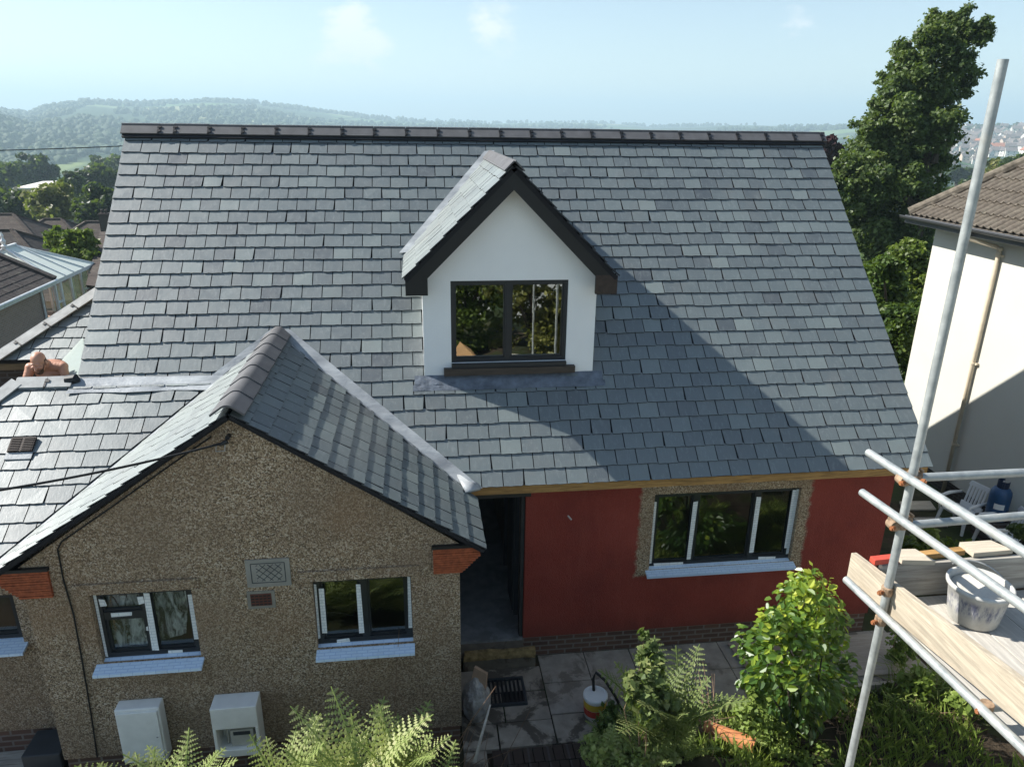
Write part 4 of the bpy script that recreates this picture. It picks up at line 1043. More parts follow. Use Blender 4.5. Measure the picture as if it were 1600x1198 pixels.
# rubble sack
t = thing('rubble_sack', 'lumpy clear plastic rubble sack against the gable corner', 'sack', (4.52, -1.0, 0))
bm = bmesh.new(); bmesh.ops.create_icosphere(bm, subdivisions=4, radius=1)
for v in bm.verts:
    c = v.co; n = noise.noise(c * 2.2) * .16 + noise.noise(c * 5) * .10
    f = 1 + n; taper = 1 - .28 * max(0, c.z)
    v.co = Vector((c.x * .17 * f * taper, c.y * .17 * f * taper, .30 + c.z * .31 * (1 + n * .5)))
me = bpy.data.meshes.new('sack'); bm.to_mesh(me); bm.free()
for p in me.polygons: p.use_smooth = False
link('bag', me, M['sack'], t)
mb = MB(); mb.prism([(4.44, -1.02, .50), (4.62, -1.06, .48), (4.64, -1.02, .66), (4.50, -.98, .74)], (.02, .03, .0)); mb.build('card_flap', M['card'], t)
# paint tub
t = thing('bucket', 'plastic tub with white lid and yellow and red label on the patio', 'bucket', (5.93, -1.1, 0))
mb = MB(); mb.lathe([(.105, 0), (.118, .005), (.135, .29), (.135, .30)], (5.93, -1.1, .01), 28); mb.build('tub', M['white_plastic'], t, smooth_=True)
mb = MB(); mb.lathe([(.142, .27), (.146, .275), (.146, .305), (.138, .315), (.125, .312), (.12, .305), (0, .306)], (5.93, -1.1, .01), 28); mb.build('lid', M['white_plastic'], t)
mb = MB(); mb.lathe([(.1335, .16), (.1368, .25)], (5.93, -1.1, .01), 28); mb.f = mb.f[:28]; mb.m = mb.m[:28]; mb.r = mb.r[:28]; mb.build('yellow_label', M['label_yellow'], t)
mb = MB(); mb.lathe([(.1265, .06), (.1335, .155)], (5.93, -1.1, .01), 28); mb.f = mb.f[:28]; mb.m = mb.m[:28]; mb.r = mb.r[:28]; mb.build('red_label', M['label_red'], t)
mb = MB(); mb.tube([onY(928, 1086, -1.05), onY(927, 1060, -1.0), onY(931, 1050, -1.0), onY(945, 1062, -1.05), onY(962, 1088, -1.12), onY(972, 1110, -1.2)], .018, 8)
tag(mb.build('hose', M['cable'], smooth_=True), 'bent black hose standing up behind the white lidded tub', 'hose')
mb = MB(); mb.tube([onY(955, 1088, -1.30), onY(968, 1110, -1.45), onY(978, 1140, -1.6), onY(990, 1185, -1.75)], [.012, .018, .019, .015], 8)
tag(mb.build('stick', M['stick'], smooth_=True), 'pale bleached branch leaning in the ferns right of the tub', 'branch')
mb = MB(); mb.tube([onY(742, 1190, -2.1), onY(752, 1150, -1.9), onY(766, 1100, -1.75)], [.02, .016, .010], 8)
tag(mb.build('stick', M['stick'], smooth_=True), 'pale stick standing up in front of the rubble sack', 'branch')
# broken terracotta pipe
mb = MB(); a, b = np.array(onZ(1100, 1134, .44)), np.array(onZ(1178, 1166, .42)); ax = (b - a) / np.linalg.norm(b - a); sx = np.cross(ax, (0, 0, 1)); sx /= np.linalg.norm(sx); up = np.cross(sx, ax)
for i in range(10):
    t0, t1 = math.pi * i / 10, math.pi * (i + 1) / 10
    def pp(t, e, r): return (a if e == 0 else b) + (sx * math.cos(t) + up * math.sin(t)) * r * (.8 if e == 0 else 1.05)
    mb.face([pp(t0, 0, .09), pp(t0, 1, .09), pp(t1, 1, .09), pp(t1, 0, .09)]); mb.face([pp(t1, 0, .075), pp(t1, 1, .075), pp(t0, 1, .075), pp(t0, 0, .075)]); mb.face([pp(t0, 1, .09), pp(t0, 1, .075), pp(t1, 1, .075), pp(t1, 1, .09)])
tag(mb.build('clay_pipe', M['terracotta'], smooth_=True), 'broken orange terracotta drain tile lying among dead twigs', 'clay pipe')
# grey decking and box at the lower left
mb = MB()
for i in range(5): mb.box((-1.2, -1.9 + i * .2 - .0, -.06), (.0 + (0.1 if i < 2 else 0), -1.9 + i * .2 + .19, .02))
tag(mb.build('decking', M['scaffold_board_x']), 'grey boards on the ground below the recessed left wall', 'decking')
mb = MB(); mb.box((-.33, -1.30, .02), (.06, -.93, .30)); tag(mb.build('storage_box', M['grey_box'], bevel=.015), 'dark grey box in the corner beside the gable wall', 'box')

# ------------------------------------------------------------------ white house on the right
WXX = 14.0; WY1 = 5.45; WZE = 5.0
wh = thing('house', 'cream rendered house with brown pantile roof behind the scaffold', 'house', (WXX + 3, 0, 0))
mb = MB(); mb.box((WXX, -9, .28), (WXX + 8, WY1, WZE + .05)); mb.build('wall', M['cream_wall'], wh)
mb = MB(); mb.box((WXX + .02, -9, -1), (WXX + 7.9, WY1 - .02, .277)); mb.build('plinth', M['brick_dark'], wh)
WP = .66; ex = 13.58; ez = 5.06; wv = math.cos(math.atan(WP)); ws = math.sin(math.atan(WP))
wn3 = np.array([-ws, 0, wv]); V3 = np.array([wv, 0, ws])
hq = onP(1600, 258, (ex, 0, ez), (ex, 1, ez), (ex + 1, 0, ez + WP)); he = np.array([ex, 5.72, ez]); hdr = (hq - he) / (hq[0] - he[0])
mb = MB(); ribs = .165; course = .33; Ls = 4.6
ny = 420; y0 = -9.0
for k in range(int(Ls / course)):
    v0, v1 = k * course, (k + 1) * course + .03
    ylim0, ylim1 = he[1] + hdr[1] * v0 * wv, he[1] + hdr[1] * v1 * wv
    ys = np.arange(y0, max(ylim0, ylim1), ribs / 6); vs = []
    for (vv, lift, yl) in ((v0, .052, ylim0), (v0, .03, ylim0), (v1, .012, ylim1)):
        for q, y in enumerate(ys):
            yy = min(y, yl); ph = (y / ribs) % 1
            w = .042 * max(0, math.sin(math.pi * min(1, ph / .55))) if ph < .55 else 0
            vs.append(np.array([ex, yy, ez]) + V3 * vv + wn3 * (lift + (w if not (vv == v0 and lift == .03) else w)))
    n = len(ys); fs = []
    for q in range(n - 1): fs += [(n + q, n + q + 1, q + 1, q), (q, q + 1, 2 * n + q + 1, 2 * n + q)]
    mb.mesh(vs, fs, 0, random.random())
top = np.array([ex, y0, ez]) + V3 * Ls
slab(mb, (ex, y0, ez), tuple(he), tuple(he + hdr * Ls * wv), tuple(top), wn3, .06, 0)
b_ = he + hdr * Ls * wv; mb.prism([he, b_, (ex + 9, he[1], ez)], (0, .02, -.05), 0); mb.prism([b_, (ex + 9, he[1], ez), (ex + 9, y0, ez), tuple(top)], (.0, 0, -.05))
wr = mb.build('roof', M['pantile'], wh)
mb = MB(); rr = random.Random(5); L = np.linalg.norm(hdr * Ls * wv); t = 0
while t < L:
    a = he + hdr / np.linalg.norm(hdr) * t + (0, 0, .045); b = he + hdr / np.linalg.norm(hdr) * min(L, t + .42) + (0, 0, .06)
    mb.tube([a, b], [.115, .10], 12, 0, rr.random()); t += .40
o = mb.build('hip_tiles', M['hip_lichen'], wr); 
mb = MB(); mb.box((ex - .05, y0, ez - .14), (ex - .02, he[1] + .02, ez + .0)); mb.box((ex - .02, y0, ez - .14), (WXX, he[1], ez - .12)); mb.box((ex - .05, he[1] + .02, ez - .14), (ex + 8, he[1] + .04, ez))
mb.build('fascia', M['gutter'], wh)
mb = MB()
prof = [(math.cos(a) * .06, math.sin(a) * .06) for a in np.linspace(math.pi, 2 * math.pi, 9)]
for i in range(8):
    for sc, fl in ((1, 0), (.9, 1)):
        q = [(ex - .115 + prof[i][0] * sc, y0, ez - .0 + prof[i][1] * sc), (ex - .115 + prof[i + 1][0] * sc, y0, ez + prof[i + 1][1] * sc)]
        f = [q[0], q[1], (q[1][0], he[1] + .05, q[1][2]), (q[0][0], he[1] + .05, q[0][2])]; mb.face(f[::-1] if fl else f)
mb.tube([(ex - .175, y0, ez + .0), (ex - .175, he[1] + .05, ez)], .008, 6); mb.tube([(ex - .055, y0, ez), (ex - .055, he[1] + .05, ez)], .008, 6)
mb.prism([(ex - .175, he[1] + .05, ez), (ex - .055, he[1] + .05, ez), (ex - .07, he[1] + .05, ez - .05), (ex - .16, he[1] + .05, ez - .05)], (0, .004, 0))
mb.build('gutter', M['gutter'], wh, smooth_=False)
dy = 3.68; px_ = WXX - .055
mb = MB(); mb.tube([(ex - .115, dy + .25, ez - .05), (ex - .115, dy + .25, ez - .13), (ex - .10, dy + .24, ez - .18), (px_ - .02, dy + .05, ez - .30), (px_, dy, ez - .36), (px_, dy, 3.2), (px_, dy, .0)], .036, 12)
for z in (4.62, 4.7): mb.tube([(px_, dy, z), (px_, dy, z + .06)], .046, 12)
dp = mb.build('downpipe', M['cream_pipe'], wh, smooth_=True)
for z in (4.60, 2.65, 1.05):
    mb = MB(); mb.tube([(px_, dy, z), (px_, dy, z + .035)], .047, 12); mb.box((px_, dy - .085, z), (WXX - .002, dy + .085, z + .035)); mb.build('pipe_clip', M['cream_pipe'], dp)

# gas bottle, chairs, weeds between the houses
def lath_obj(name, prof, c, mat, parent, n=28): 
    mb = MB(); mb.lathe(prof, c, n); return mb.build(name, mat, parent, smooth_=True)
gp = onX(1553, 790, 13.62)
chairz = -.12
def chair(loc, rz, label):
    t = thing('garden_chair', label, 'chair', loc, rz, 'white plastic garden chairs')
    def add(nm, f, **k):
        mb = MB(); f(mb); return mb.build(nm, M['white_plastic'], t, local=True, bevel=.008, **k)
    add('seat', lambda m: m.prism([(-.23, -.22, .41), (.23, -.22, .41), (.20, .22, .385), (-.20, .22, .385)], (0, 0, .03)))
    def back(m):
        m.prism([(-.20, .20, .42), (.20, .20, .42), (.21, .24, .50), (-.21, .24, .50)], (0, .02, .0))
        for i in range(6): m.prism([(-.17 + i * .06, .24, .5), (-.13 + i * .06, .24, .5), (-.13 + i * .06, .32, .80), (-.17 + i * .06, .32, .80)], (0, .018, 0))
        m.prism([(-.20, .32, .80), (.20, .32, .80), (.17, .345, .88), (-.17, .345, .88)], (0, .02, 0))
    add('backrest', back)
    for s in (-1, 1):
        mb = MB(); mb.tube([(s * .25, -.23, .39), (s * .265, -.245, .58), (s * .27, -.20, .645), (s * .27, .0, .66), (s * .25, .28, .64)], [.022, .022, .028, .03, .022], 8); mb.build('armrest', M['white_plastic'], t, local=True, smooth_=True)
        for y in (-1, 1):
            mb = MB(); mb.tube([(s * .23, y * .20, .40), (s * .27, y * .25, 0)], [.034, .022], 8); mb.build('leg', M['white_plastic'], t, local=True)
    return t
chair((13.42, 2.55, chairz), R(-75), 'white plastic garden chair left of the blue gas bottle')
chair((13.50, 1.75, chairz), R(-100), 'white plastic garden chair right of the blue gas bottle, nearer the camera')
t = thing('gas_bottle', 'blue gas bottle standing against the cream house between white chairs', 'gas bottle', (13.72, 2.12, .10))
lath_obj('cylinder', [(.15, 0), (.165, .02), (.165, .46), (.155, .53), (.12, .58), (.07, .605), (0, .61)], (13.70, 2.12, .38), M['blue_gas'], t)
mb = MB()
for k in range(14):
    a0, a1 = R(40 + k * 20), R(60 + k * 20)
    q = [(13.70 + math.cos(a) * .085, 2.12 + math.sin(a) * .085) for a in (a0, a1)]; mb.prism([(*q[0], .96), (*q[1], .96), (*q[1], 1.10), (*q[0], 1.10)], (math.cos(a0) * .006, math.sin(a0) * .006, 0))
mb.build('valve_guard', M['blue_dark'], t); lath_obj('valve', [(.022, 0), (.022, .10), (.012, .12)], (13.70, 2.12, .98), M['steel'], t, 12)
mb = MB()
for k in range(5):
    a0, a1 = R(205 + k * 11), R(216 + k * 11); q = [(13.70 + math.cos(a) * .1665, 2.12 + math.sin(a) * .1665) for a in (a0, a1)]
    mb.face([(*q[0], .62), (*q[1], .62), (*q[1], .72), (*q[0], .72)])
mb.build('paper_label', M['white_plastic'], t)
mb = MB(); mb.box((13.5, 1.92, -.15), (13.9, 2.34, .375)); tag(mb.build('crate', M['brick_dark_x'], bevel=.01), 'dark block under the blue gas bottle', 'block')

# ------------------------------------------------------------------ scaffold
SX, SY = 6.696, -4.509
sc = thing('scaffold', 'tube and coupler scaffold tower with timber deck at the right', 'scaffold', (SX, SY, 0))
def stube(name, p, q, r=.0242):
    mb = MB(); p, q = np.asarray(p, float), np.asarray(q, float); d = (q - p) / np.linalg.norm(q - p)
    mb.tube([p, q], r, 16, cap=False); mb.tube([q, p], r * .84, 16, cap=False)
    n0 = len(mb.v) // 4
    for e in (0, 1):      # ring ends
        pass
    a = mb.v; k = 16
    for i in range(k):
        j = (i + 1) % k
        mb.f.append([i, j, 3 * k + (-j) % k, 3 * k + (-i) % k]) if False else None
    o = mb.build(name, M['galv'], sc, smooth_=True); s = o.modifiers.new('wall', 'SOLIDIFY') if False else None
    return o
stube('standard', onY(1567.5, 93, SY), np.array([SX, SY, -.1]))
zA, zB, zE_ = 4.80, 4.535, 3.915
offx = .05
def ypt(px, py): return onX(px, py, SX - .05)
A0, A1 = ypt(1357, 707), ypt(1600, 862); B0, B1 = ypt(1347, 769), ypt(1600, 948); E0, E1 = ypt(1322, 905), ypt(1600, 1170)
ext = lambda a, b, k: a + (b - a) * k
stube('guard_rail', A0, ext(A0, A1, 1.9)); stube('guard_rail', B0, ext(B0, B1, 1.9)); stube('ledger', E0, ext(E0, E1, 1.7))
C0, C1 = onY(1432, 746, SY + .05), onY(1600, 738, SY + .05); D0, D1 = onY(1420, 820, SY + .05), onY(1600, 805, SY + .05)
stube('guard_rail', C0, ext(C0, C1, 3.0)); stube('guard_rail', D0, ext(D0, D1, 3.0))
st = onX(1535, 1105, SX - .03); stube('transom', st + (-.03, 0, 0), st + (2.1, 0, 0))
stube('standard', (SX + 2.1, SY, -.1), (SX + 2.1, SY, 6.9)); stube('standard', (SX + 2.1, SY - 2.4, -.1), (SX + 2.1, SY - 2.4, 6.6)); stube('standard', (SX, SY - 2.9, -.1), (SX, SY - 2.9, 6.6))
stube('transom', (SX + .06, SY + .07, 3.86), (SX + 2.2, SY + .07, 3.87)); 
def coupler(c, big=True):
    c = np.asarray(c, float); mb = MB()
    mb.tube([c + (0, 0, -.027), c + (0, 0, .027)], .033, 14); 
    if big:
        mb.tube([c + (-.05, -.028, .0), c + (-.05, .028, .0)], .033, 14); mb.tube([c + (.03, .05, .0), c + (.085, .05, .0)], .033, 14)
        mb.box(c + (-.055, -.015, -.025), c + (.05, .05, .025)); mb.tube([c + (.02, .02, .02), c + (.05, .03, .055), c + (.08, .02, .03)], .011, 8)
    o = mb.build('coupler', M['rust'], sc, bevel=.004)
    mb = MB()
    for (d, L) in (((-.9, -.35, -.1), .095), ((.55, -.75, .1), .08)) if big else (((-.9, -.3, .0), .075),):
        d = np.array(d) / np.linalg.norm(d); mb.tube([c + d * .02, c + d * L], .009, 8); mb.tube([c + d * (L - .028), c + d * (L - .008)], .016, 6)
    mb.build('bolt', M['rust_bolt'], o); return o
coupler((SX, SY, onY(1425, 748, SY)[2])); coupler((SX, SY, onY(1408, 818, SY)[2]))
coupler((SX, SY, onY(1378, 968, SY)[2]), False); coupler((SX, SY, onY(1388, 922, SY)[2]), False)
coupler(st + (.02, 0, 0), False)
# toe boards and deck
T0, T0b = onX(1330, 863, SX + .03), onX(1325, 896, SX + .03); T1 = onX(1600, 1066, SX + .03); hT_ = .205
T1e = ext(T0, T1, 1.7)
mb = MB(); mb.prism([T0, T1e, T1e - (0, 0, .215), T0 - (0, 0, hT_)], (.038, 0, 0)); mb.build('toe_board', M['scaffold_board'], sc, bevel=.004)
dz_ = 3.915
mb = MB()
for i in range(8): 
    x0 = SX + .09 + i * .228; mb.box((x0, SY - 2.5, dz_ - .038), (x0 + .222, SY + .16, dz_ + random.uniform(-.003, .003)))
mb.build('deck_boards', M['deck'], sc, bevel=.003)
mb = MB(); mb.box((SX + .075, SY + .175, dz_ + .0), (SX + 2.3, SY + .213, dz_ + .235)); mb.build('toe_board', M['scaffold_board_x'], sc, bevel=.004)
# things lying on the scaffold
q = onZ(1530, 985, dz_); bc = np.array([q[0] + .035, q[1] + .11, dz_ + .004])
t = thing('bucket', 'large mortar splashed builders bucket full of pale mix on the scaffold deck', 'bucket', bc)
mb = MB(); prof = [(.125, 0), (.135, .008), (.150, .12), (.163, .215), (.178, .222), (.180, .245), (.170, .25), (.160, .245), (.157, .20)]
mb.lathe([(a, b) for a, b in prof], (0, 0, 0), 36); mb.f.pop(); mb.m.pop(); mb.r.pop(); mb.build('tub', M['bucket'], t, local=True, smooth_=True)
mb = MB(); vs = [(0, 0, .215)]; 
for r_ in (.05, .1, .156):
    for k in range(24): a = 2 * math.pi * k / 24; vs.append((r_ * math.cos(a), r_ * math.sin(a), .195 + .03 * noise.noise((r_ * math.cos(a) * 9, r_ * math.sin(a) * 9, 0)) + (.02 if r_ < .12 else -.005)))
fs = [(0, 1 + k, 1 + (k + 1) % 24) for k in range(24)] + [(1 + i * 24 + k, 25 + i * 24 + k, 25 + i * 24 + (k + 1) % 24, 1 + i * 24 + (k + 1) % 24) for i in range(2) for k in range(24)]
mb.mesh(vs, fs); mb.build('mortar', M['mortar'], t, local=True, smooth_=True)
mb = MB(); mb.tube([(.17 * math.cos(a), .17 * math.sin(a) * .9 + .03, .235 + .05 * math.sin((a - R(-10)) / R(160) * math.pi)) for a in np.linspace(R(-10), R(110), 14)], .005, 6); mb.build('handle', M['steel'], t, local=True)
tz = dz_ + .24
p, q = onY(1398, 897, SY + .19), onY(1580, 872, SY + .24)
mb = MB(); mb.beam((SX + .05, SY + .20, tz + .02), (SX + .20, SY + .205, tz + .02), .05, .036); 
t = thing('batten', 'yellow timber batten with red painted end on the toe board', 'batten', (SX + .3, SY + .2, tz))
mb = MB(); a = np.array([SX + .02, SY + .205, tz + .018]); b = np.array([SX + .66, SY + .25, tz + .018]); mb.beam(lerp(a, b, .34), b, .05, .035); mb.build('bare_end', M['timber'], t, bevel=.003)
mb = MB(); mb.beam(a, lerp(a, b, .339), .05, .036); mb.build('painted_end', M['red_paint'], t, bevel=.003)
mb = MB(); c = onZ(1437, 884, tz + .02); mb.prism([c + (-.10, .03, 0), c + (.10, .0, 0), c + (.06, .14, 0), c + (-.09, .15, 0)], (0, 0, .03)); tag(mb.build('wood_offcut', M['pale_wood']), 'pale square timber offcut behind the red tipped batten', 'offcut')
mb = MB(); mb.prism([(SX + .70, SY + .20, tz + .0), (SX + .98, SY + .21, tz + .0), (SX + .92, SY + .33, tz + .0), (SX + .70, SY + .33, tz + .0)], (0, 0, .03)); tag(mb.build('wood_offcut', M['pale_wood']), 'flat timber offcut on the toe board behind the mortar bucket', 'offcut')

# ------------------------------------------------------------------ plants
def unit(v): return v / (np.linalg.norm(v, axis=-1, keepdims=True) + 1e-9)
def leaf_cards(centers, normals, size, rg, aspect=1.6):
    N = len(centers); n = unit(normals); a = unit(np.cross(n, unit(rg.normal(size=(N, 3))))); b = np.cross(n, a)
    s = size * rg.uniform(.6, 1.4, (N, 1)); a = a * s * aspect * .5; b = b * s * .5; fold = n * s * .12
    return np.stack([centers - a, centers - b + fold, centers + a, centers + b + fold], 1)
def crown(name, clumps, n, size, mat, parent, seed, sub=10, subr=.42, flat=.75, inner=.25, reach=(.55, 1.0)):
    rg = np.random.default_rng(seed); cs = np.array([c[:3] for c in clumps], float); rs = np.array([(c[3], c[3], c[3] * .9) if len(c) == 4 else c[3:6] for c in clumps], float)
    w = (rs.prod(1)) ** (2 / 3); w = w / w.sum(); subs = []; sr = []
    for c, r in zip(cs, rs):
        d = unit(rg.normal(size=(sub, 3))); k = rg.uniform(*reach, (sub, 1)); subs.append(c + d * r * k); sr.append(np.full(sub, r.mean() * subr) * rg.uniform(.6, 1.25, sub))
    subs = np.array(subs); sr = np.array(sr)
    ci = rg.choice(len(cs), n, p=w); si = rg.integers(0, sub, n)
    d = unit(rg.normal(size=(n, 3))); rad = rg.uniform(.35, 1, (n, 1)) ** .6
    P = subs[ci, si] + (d * .5 * rad + rg.normal(size=(n, 3)) * .36) * (sr[ci, si][:, None]) * np.array([1, 1, flat])
    k = int(n * inner); dd = unit(rg.normal(size=(k, 3))); P[:k] = cs[ci[:k]] + dd * rs[ci[:k]] * rg.uniform(0, .8, (k, 1))
    nrm = d * .8 + rg.normal(size=(n, 3)) * .6 + np.array([0, 0, .5])
    clv = rg.uniform(0, 1, (len(cs), sub)); rnd = np.clip(.55 * clv[ci, si] + .45 * rg.uniform(0, 1, n), 0, 1)
    return quads(name, leaf_cards(P, nrm, size, rg), rnd, mat, parent, wloc(parent) if parent is not None else (0, 0, 0))
def limbs(mb, base, tips, r0, seed=0):
    rg = random.Random(seed); base = np.asarray(base, float)
    for t in tips:
        t = np.asarray(t, float); m = lerp(base, t, .45) + np.array([rg.gauss(0, .06), rg.gauss(0, .06), .1]) * np.linalg.norm(t - base)
        mb.tube([base, m, t], [r0, r0 * .55, r0 * .12], 7)
def tree(name, label, cat, base, clumps, n, size, mat, seed, r0=.2, group=None, **k):
    t = thing(name, label, cat, base, 0, group)
    crown('crown', clumps, n, size, M[mat], t, seed, **k)
    mb = MB(); c = np.mean([q[:3] for q in clumps], 0); top = np.array([c[0], c[1], (c[2] + base[2]) / 2]); mb.tube([np.array(base) + (0, 0, -.3), lerp(base, top, .5), top], [r0 * 1.3, r0, r0 * .8], 8); limbs(mb, top, [q[:3] for q in clumps], r0 * .7, seed)
    mb.build('trunk', M['bark'], t); return t
# big leaning sycamore
D = 31
cl = []
rgs = random.Random(4)
for (px, py, rpx) in ((1500, 40, 26), (1525, 52, 22), (1470, 48, 30), (1445, 75, 34), (1490, 85, 36), (1420, 105, 34), (1465, 120, 38), (1500, 118, 24), (1395, 130, 24), (1425, 150, 40), (1470, 165, 34), (1385, 170, 28), (1410, 195, 42), (1455, 205, 34), (1360, 205, 24), (1385, 235, 44), (1430, 250, 44), (1460, 250, 20), (1345, 245, 30), (1340, 285, 40), (1390, 285, 46), (1440, 300, 36), (1330, 325, 36), (1375, 335, 46), (1425, 345, 40), (1455, 330, 20), (1350, 370, 40), (1400, 380, 44), (1440, 385, 26), (1320, 262, 20), (1385, 420, 40), (1540, 45, 10)):
    c = atD(px, py, D + rgs.uniform(-1.6, 1.6)); cl.append((*c, rpx * D / FPX * .95))
b = atD(1435, 420, D); gz = ground_z(b[0], b[1])
st_ = thing('sycamore_tree', 'tall dense green sycamore leaning right above the slate verge', 'tree', (b[0], b[1], gz))
crown('crown', cl, 125000, .105, M['leaf_syc'], st_, 5, sub=24, subr=.42, inner=.10, reach=(.55, 1.22))
mb = MB(); pth = [np.array([b[0], b[1], gz - .3]), atD(1438, 330, D), atD(1450, 230, D), atD(1462, 150, D), atD(1480, 80, D)]; mb.tube(pth, [.30, .22, .16, .10, .04], 10)
for (i, px, py) in ((1, 1380, 300), (2, 1400, 200), (2, 1475, 170), (3, 1520, 60), (3, 1430, 110), (1, 1350, 260), (2, 1478, 190)): mb.tube([pth[i], lerp(pth[i], atD(px, py, D), .5) + (0, 0, .2), atD(px, py, D)], [.14, .09, .03], 7)
for k in range(3): mb.tube([atD(1462 - k * 3, 255, D - .5), atD(1468 + k * 4, 215, D - .6), atD(1474 + k * 6, 185, D - .6)], [.09, .07, .04], 7)
mb.build('trunk', M['bark'], st_)
# hedge and bushes between the houses
def pxclumps(lst, depth, jit, seed, k=.95):
    r_ = random.Random(seed); out = []
    for (px, py, rp) in lst: dd = depth + r_.uniform(-jit, jit); out.append((*atD(px, py, dd), rp * dd / FPX * k))
    return out
for (nm, lab, lst, dep, n, sz, mt, sd_) in (
    ('conifer_bush', 'bright yellow green bush at the corner of the cream house', ((1425, 395, 32), (1405, 420, 30), (1440, 430, 28), (1395, 450, 30), (1425, 465, 30)), 21, 12000, .085, 'leaf_bright', 51),
    ('laurel_hedge', 'dark green hedge filling the gap below the sycamore', ((1380, 470, 40), (1410, 500, 36), (1395, 530, 36), (1420, 550, 28), (1405, 580, 26), (1380, 420, 30), (1440, 500, 22)), 17, 20000, .075, 'leaf_hedge', 52),
    ('copper_beech', 'small dark purple copper beech behind the right end of the ridge', ((1290, 228, 16), (1305, 238, 14), (1280, 240, 12), (1300, 255, 14)), 48, 3000, .26, 'leaf_copper', 53)):
    c = pxclumps(lst, dep, .6, sd_); bb_ = np.mean([q[:3] for q in c], 0); tree(nm, lab, 'tree' if 'beech' in nm else 'bush', (bb_[0], bb_[1], ground_z(bb_[0], bb_[1])), c, n, sz, mt, sd_, .12)
# trees beyond the neighbouring roofs, left
LT = [('dark_tree', 'large dark tree in the valley at the left edge of the photograph', [(15, 325, 40), (-20, 310, 40), (40, 345, 24)], 95, 'leaf_dark'),
      ('olive_tree', 'olive yellow round tree in front of the darker valley trees', [(85, 310, 34), (60, 320, 26), (110, 322, 26), (85, 335, 26)], 85, 'leaf_olive'),
      ('dark_tree', 'dark round tree touching the left roof verge', [(150, 310, 30), (135, 330, 24), (168, 325, 24), (150, 345, 22)], 80, 'leaf_dark'),
      ('green_tree', 'mid green tree behind the olive tree, right of the pale flat roof', [(108, 288, 18), (98, 298, 14), (118, 298, 14)], 130, 'leaf_mid'),
      ('blue_green_tree', 'tall dusky tree behind the dark tree at the left verge', [(150, 275, 24), (172, 282, 20), (130, 284, 18), (150, 295, 20)], 150, 'leaf_dark'),
      ('green_tree', 'broad tree standing farthest back above the pale flat roof', [(55, 262, 26), (35, 272, 22), (75, 272, 20), (55, 280, 20)], 210, 'leaf_dark'),
      ('green_tree', 'tree in the valley at the left photograph edge, below the phone line', [(10, 275, 24), (-15, 270, 24), (25, 288, 16)], 190, 'leaf_mid'),
      ('green_tree', 'green tree on the valley slope beside the left verge, below the phone line', [(180, 258, 22), (160, 262, 20), (200, 262, 20)], 240, 'leaf_mid'),
      ('bright_shrub', 'sunlit lime green shrub between the conservatory and the left verge', [(110, 378, 26), (90, 372, 20), (130, 372, 20), (125, 395, 22), (100, 398, 16), (140, 400, 16)], 34, 'leaf_bright')]
for i, (nm, lab, lst, dep, mt) in enumerate(LT):
    c = pxclumps(lst, dep, dep * .02, 60 + i); bb_ = np.mean([q[:3] for q in c], 0)
    tree(nm, lab, 'tree' if 'shrub' not in nm else 'shrub', (bb_[0], bb_[1], ground_z(bb_[0], bb_[1]) if dep > 40 else bb_[2] - 2.4), c, 5200, dep * .0042, mt, 60 + i, dep * .003, 'trees in the valley on the left' if dep > 40 else None)
# trees before the town on the right
RT = [((1470, 305, 26), 120, 'leaf_mid', 'tree rising above the tip of the pantile roof'), ((1520, 288, 24), 150, 'leaf_mid', 'tree on the slope left of the scaffold pole top half'), ((1560, 262, 24), 130, 'leaf_olive', 'yellow green tree above the pantile hip, right of the pole'), ((1590, 250, 26), 120, 'leaf_mid', 'green tree at the right photograph edge above the pantile roof'),
      ((1478, 330, 20), 90, 'leaf_mid', 'low green tree just behind the pantile roof tip'), ((1500, 268, 14), 260, 'leaf_dark', 'small dark tree below the distant white houses'), ((1475, 192, 14), 420, 'leaf_dark', 'dark tree on the skyline beside the sycamore'), ((1490, 196, 11), 430, 'leaf_dark', 'smaller dark tree on the skyline right of the sycamore'),
      ((1545, 285, 20), 140, 'leaf_dark', 'dark green tree behind the pole above the pantile hip')]
for i, ((px, py, rp), dep, mt, lab) in enumerate(RT):
    rr_ = random.Random(i); lst = [(px + rr_.uniform(-.6, .6) * rp, py + rr_.uniform(-.2, .6) * rp, rp * rr_.uniform(.5, .8)) for _ in range(5)]
    c = pxclumps(lst, dep, dep * .02, 80 + i); bb_ = np.mean([q[:3] for q in c], 0)
    tree('green_tree', lab, 'tree', (bb_[0], bb_[1], ground_z(bb_[0], bb_[1])), c, 3200, dep * .0042, mt, 80 + i, dep * .003, 'trees before the town')
# far woodland as one mass
ico = bmesh.new(); bmesh.ops.create_icosphere(ico, subdivisions=2, radius=1); iv = np.array([v.co[:] for v in ico.verts]); it = np.array([[v.index for v in f.verts] for f in ico.faces]); ico.free()
rg = np.random.default_rng(9); P = []
def wood_at(x, y, px):
    return noise.noise((x * .0016 + 5, y * .0016, 0)) + .35 * noise.noise((x * .006, y * .006, 2))
tries = 0
while len(P) < 9000 and tries < 110000:
    tries += 1
    px = rg.uniform(-150, 1750); b_ = bearing(px); r_ = 300 * (4300 / 300) ** rg.uniform(0, 1)
    x, y = CAM[0] + r_ * math.sin(b_), CAM[1] + r_ * math.cos(b_); Rr = float(np.interp(b_, RB, RD))
    if r_ > Rr * 1.03: continue
    left = smooth(900, 350, px)
    w = wood_at(x, y, px)
    lim = .14 - .16 * left if r_ > 600 else -.25
    if px > 1250: lim = .06 if r_ > 620 else -.3
    skyline = abs(r_ - Rr) < Rr * .03
    if w < lim and not (skyline and rg.random() < .35 + .45 * left): continue
    if 215 < px < 1240 and r_ < 700: continue
    P.append((x, y, ground_z(x, y), r_))
P = np.array(P); N = len(P)
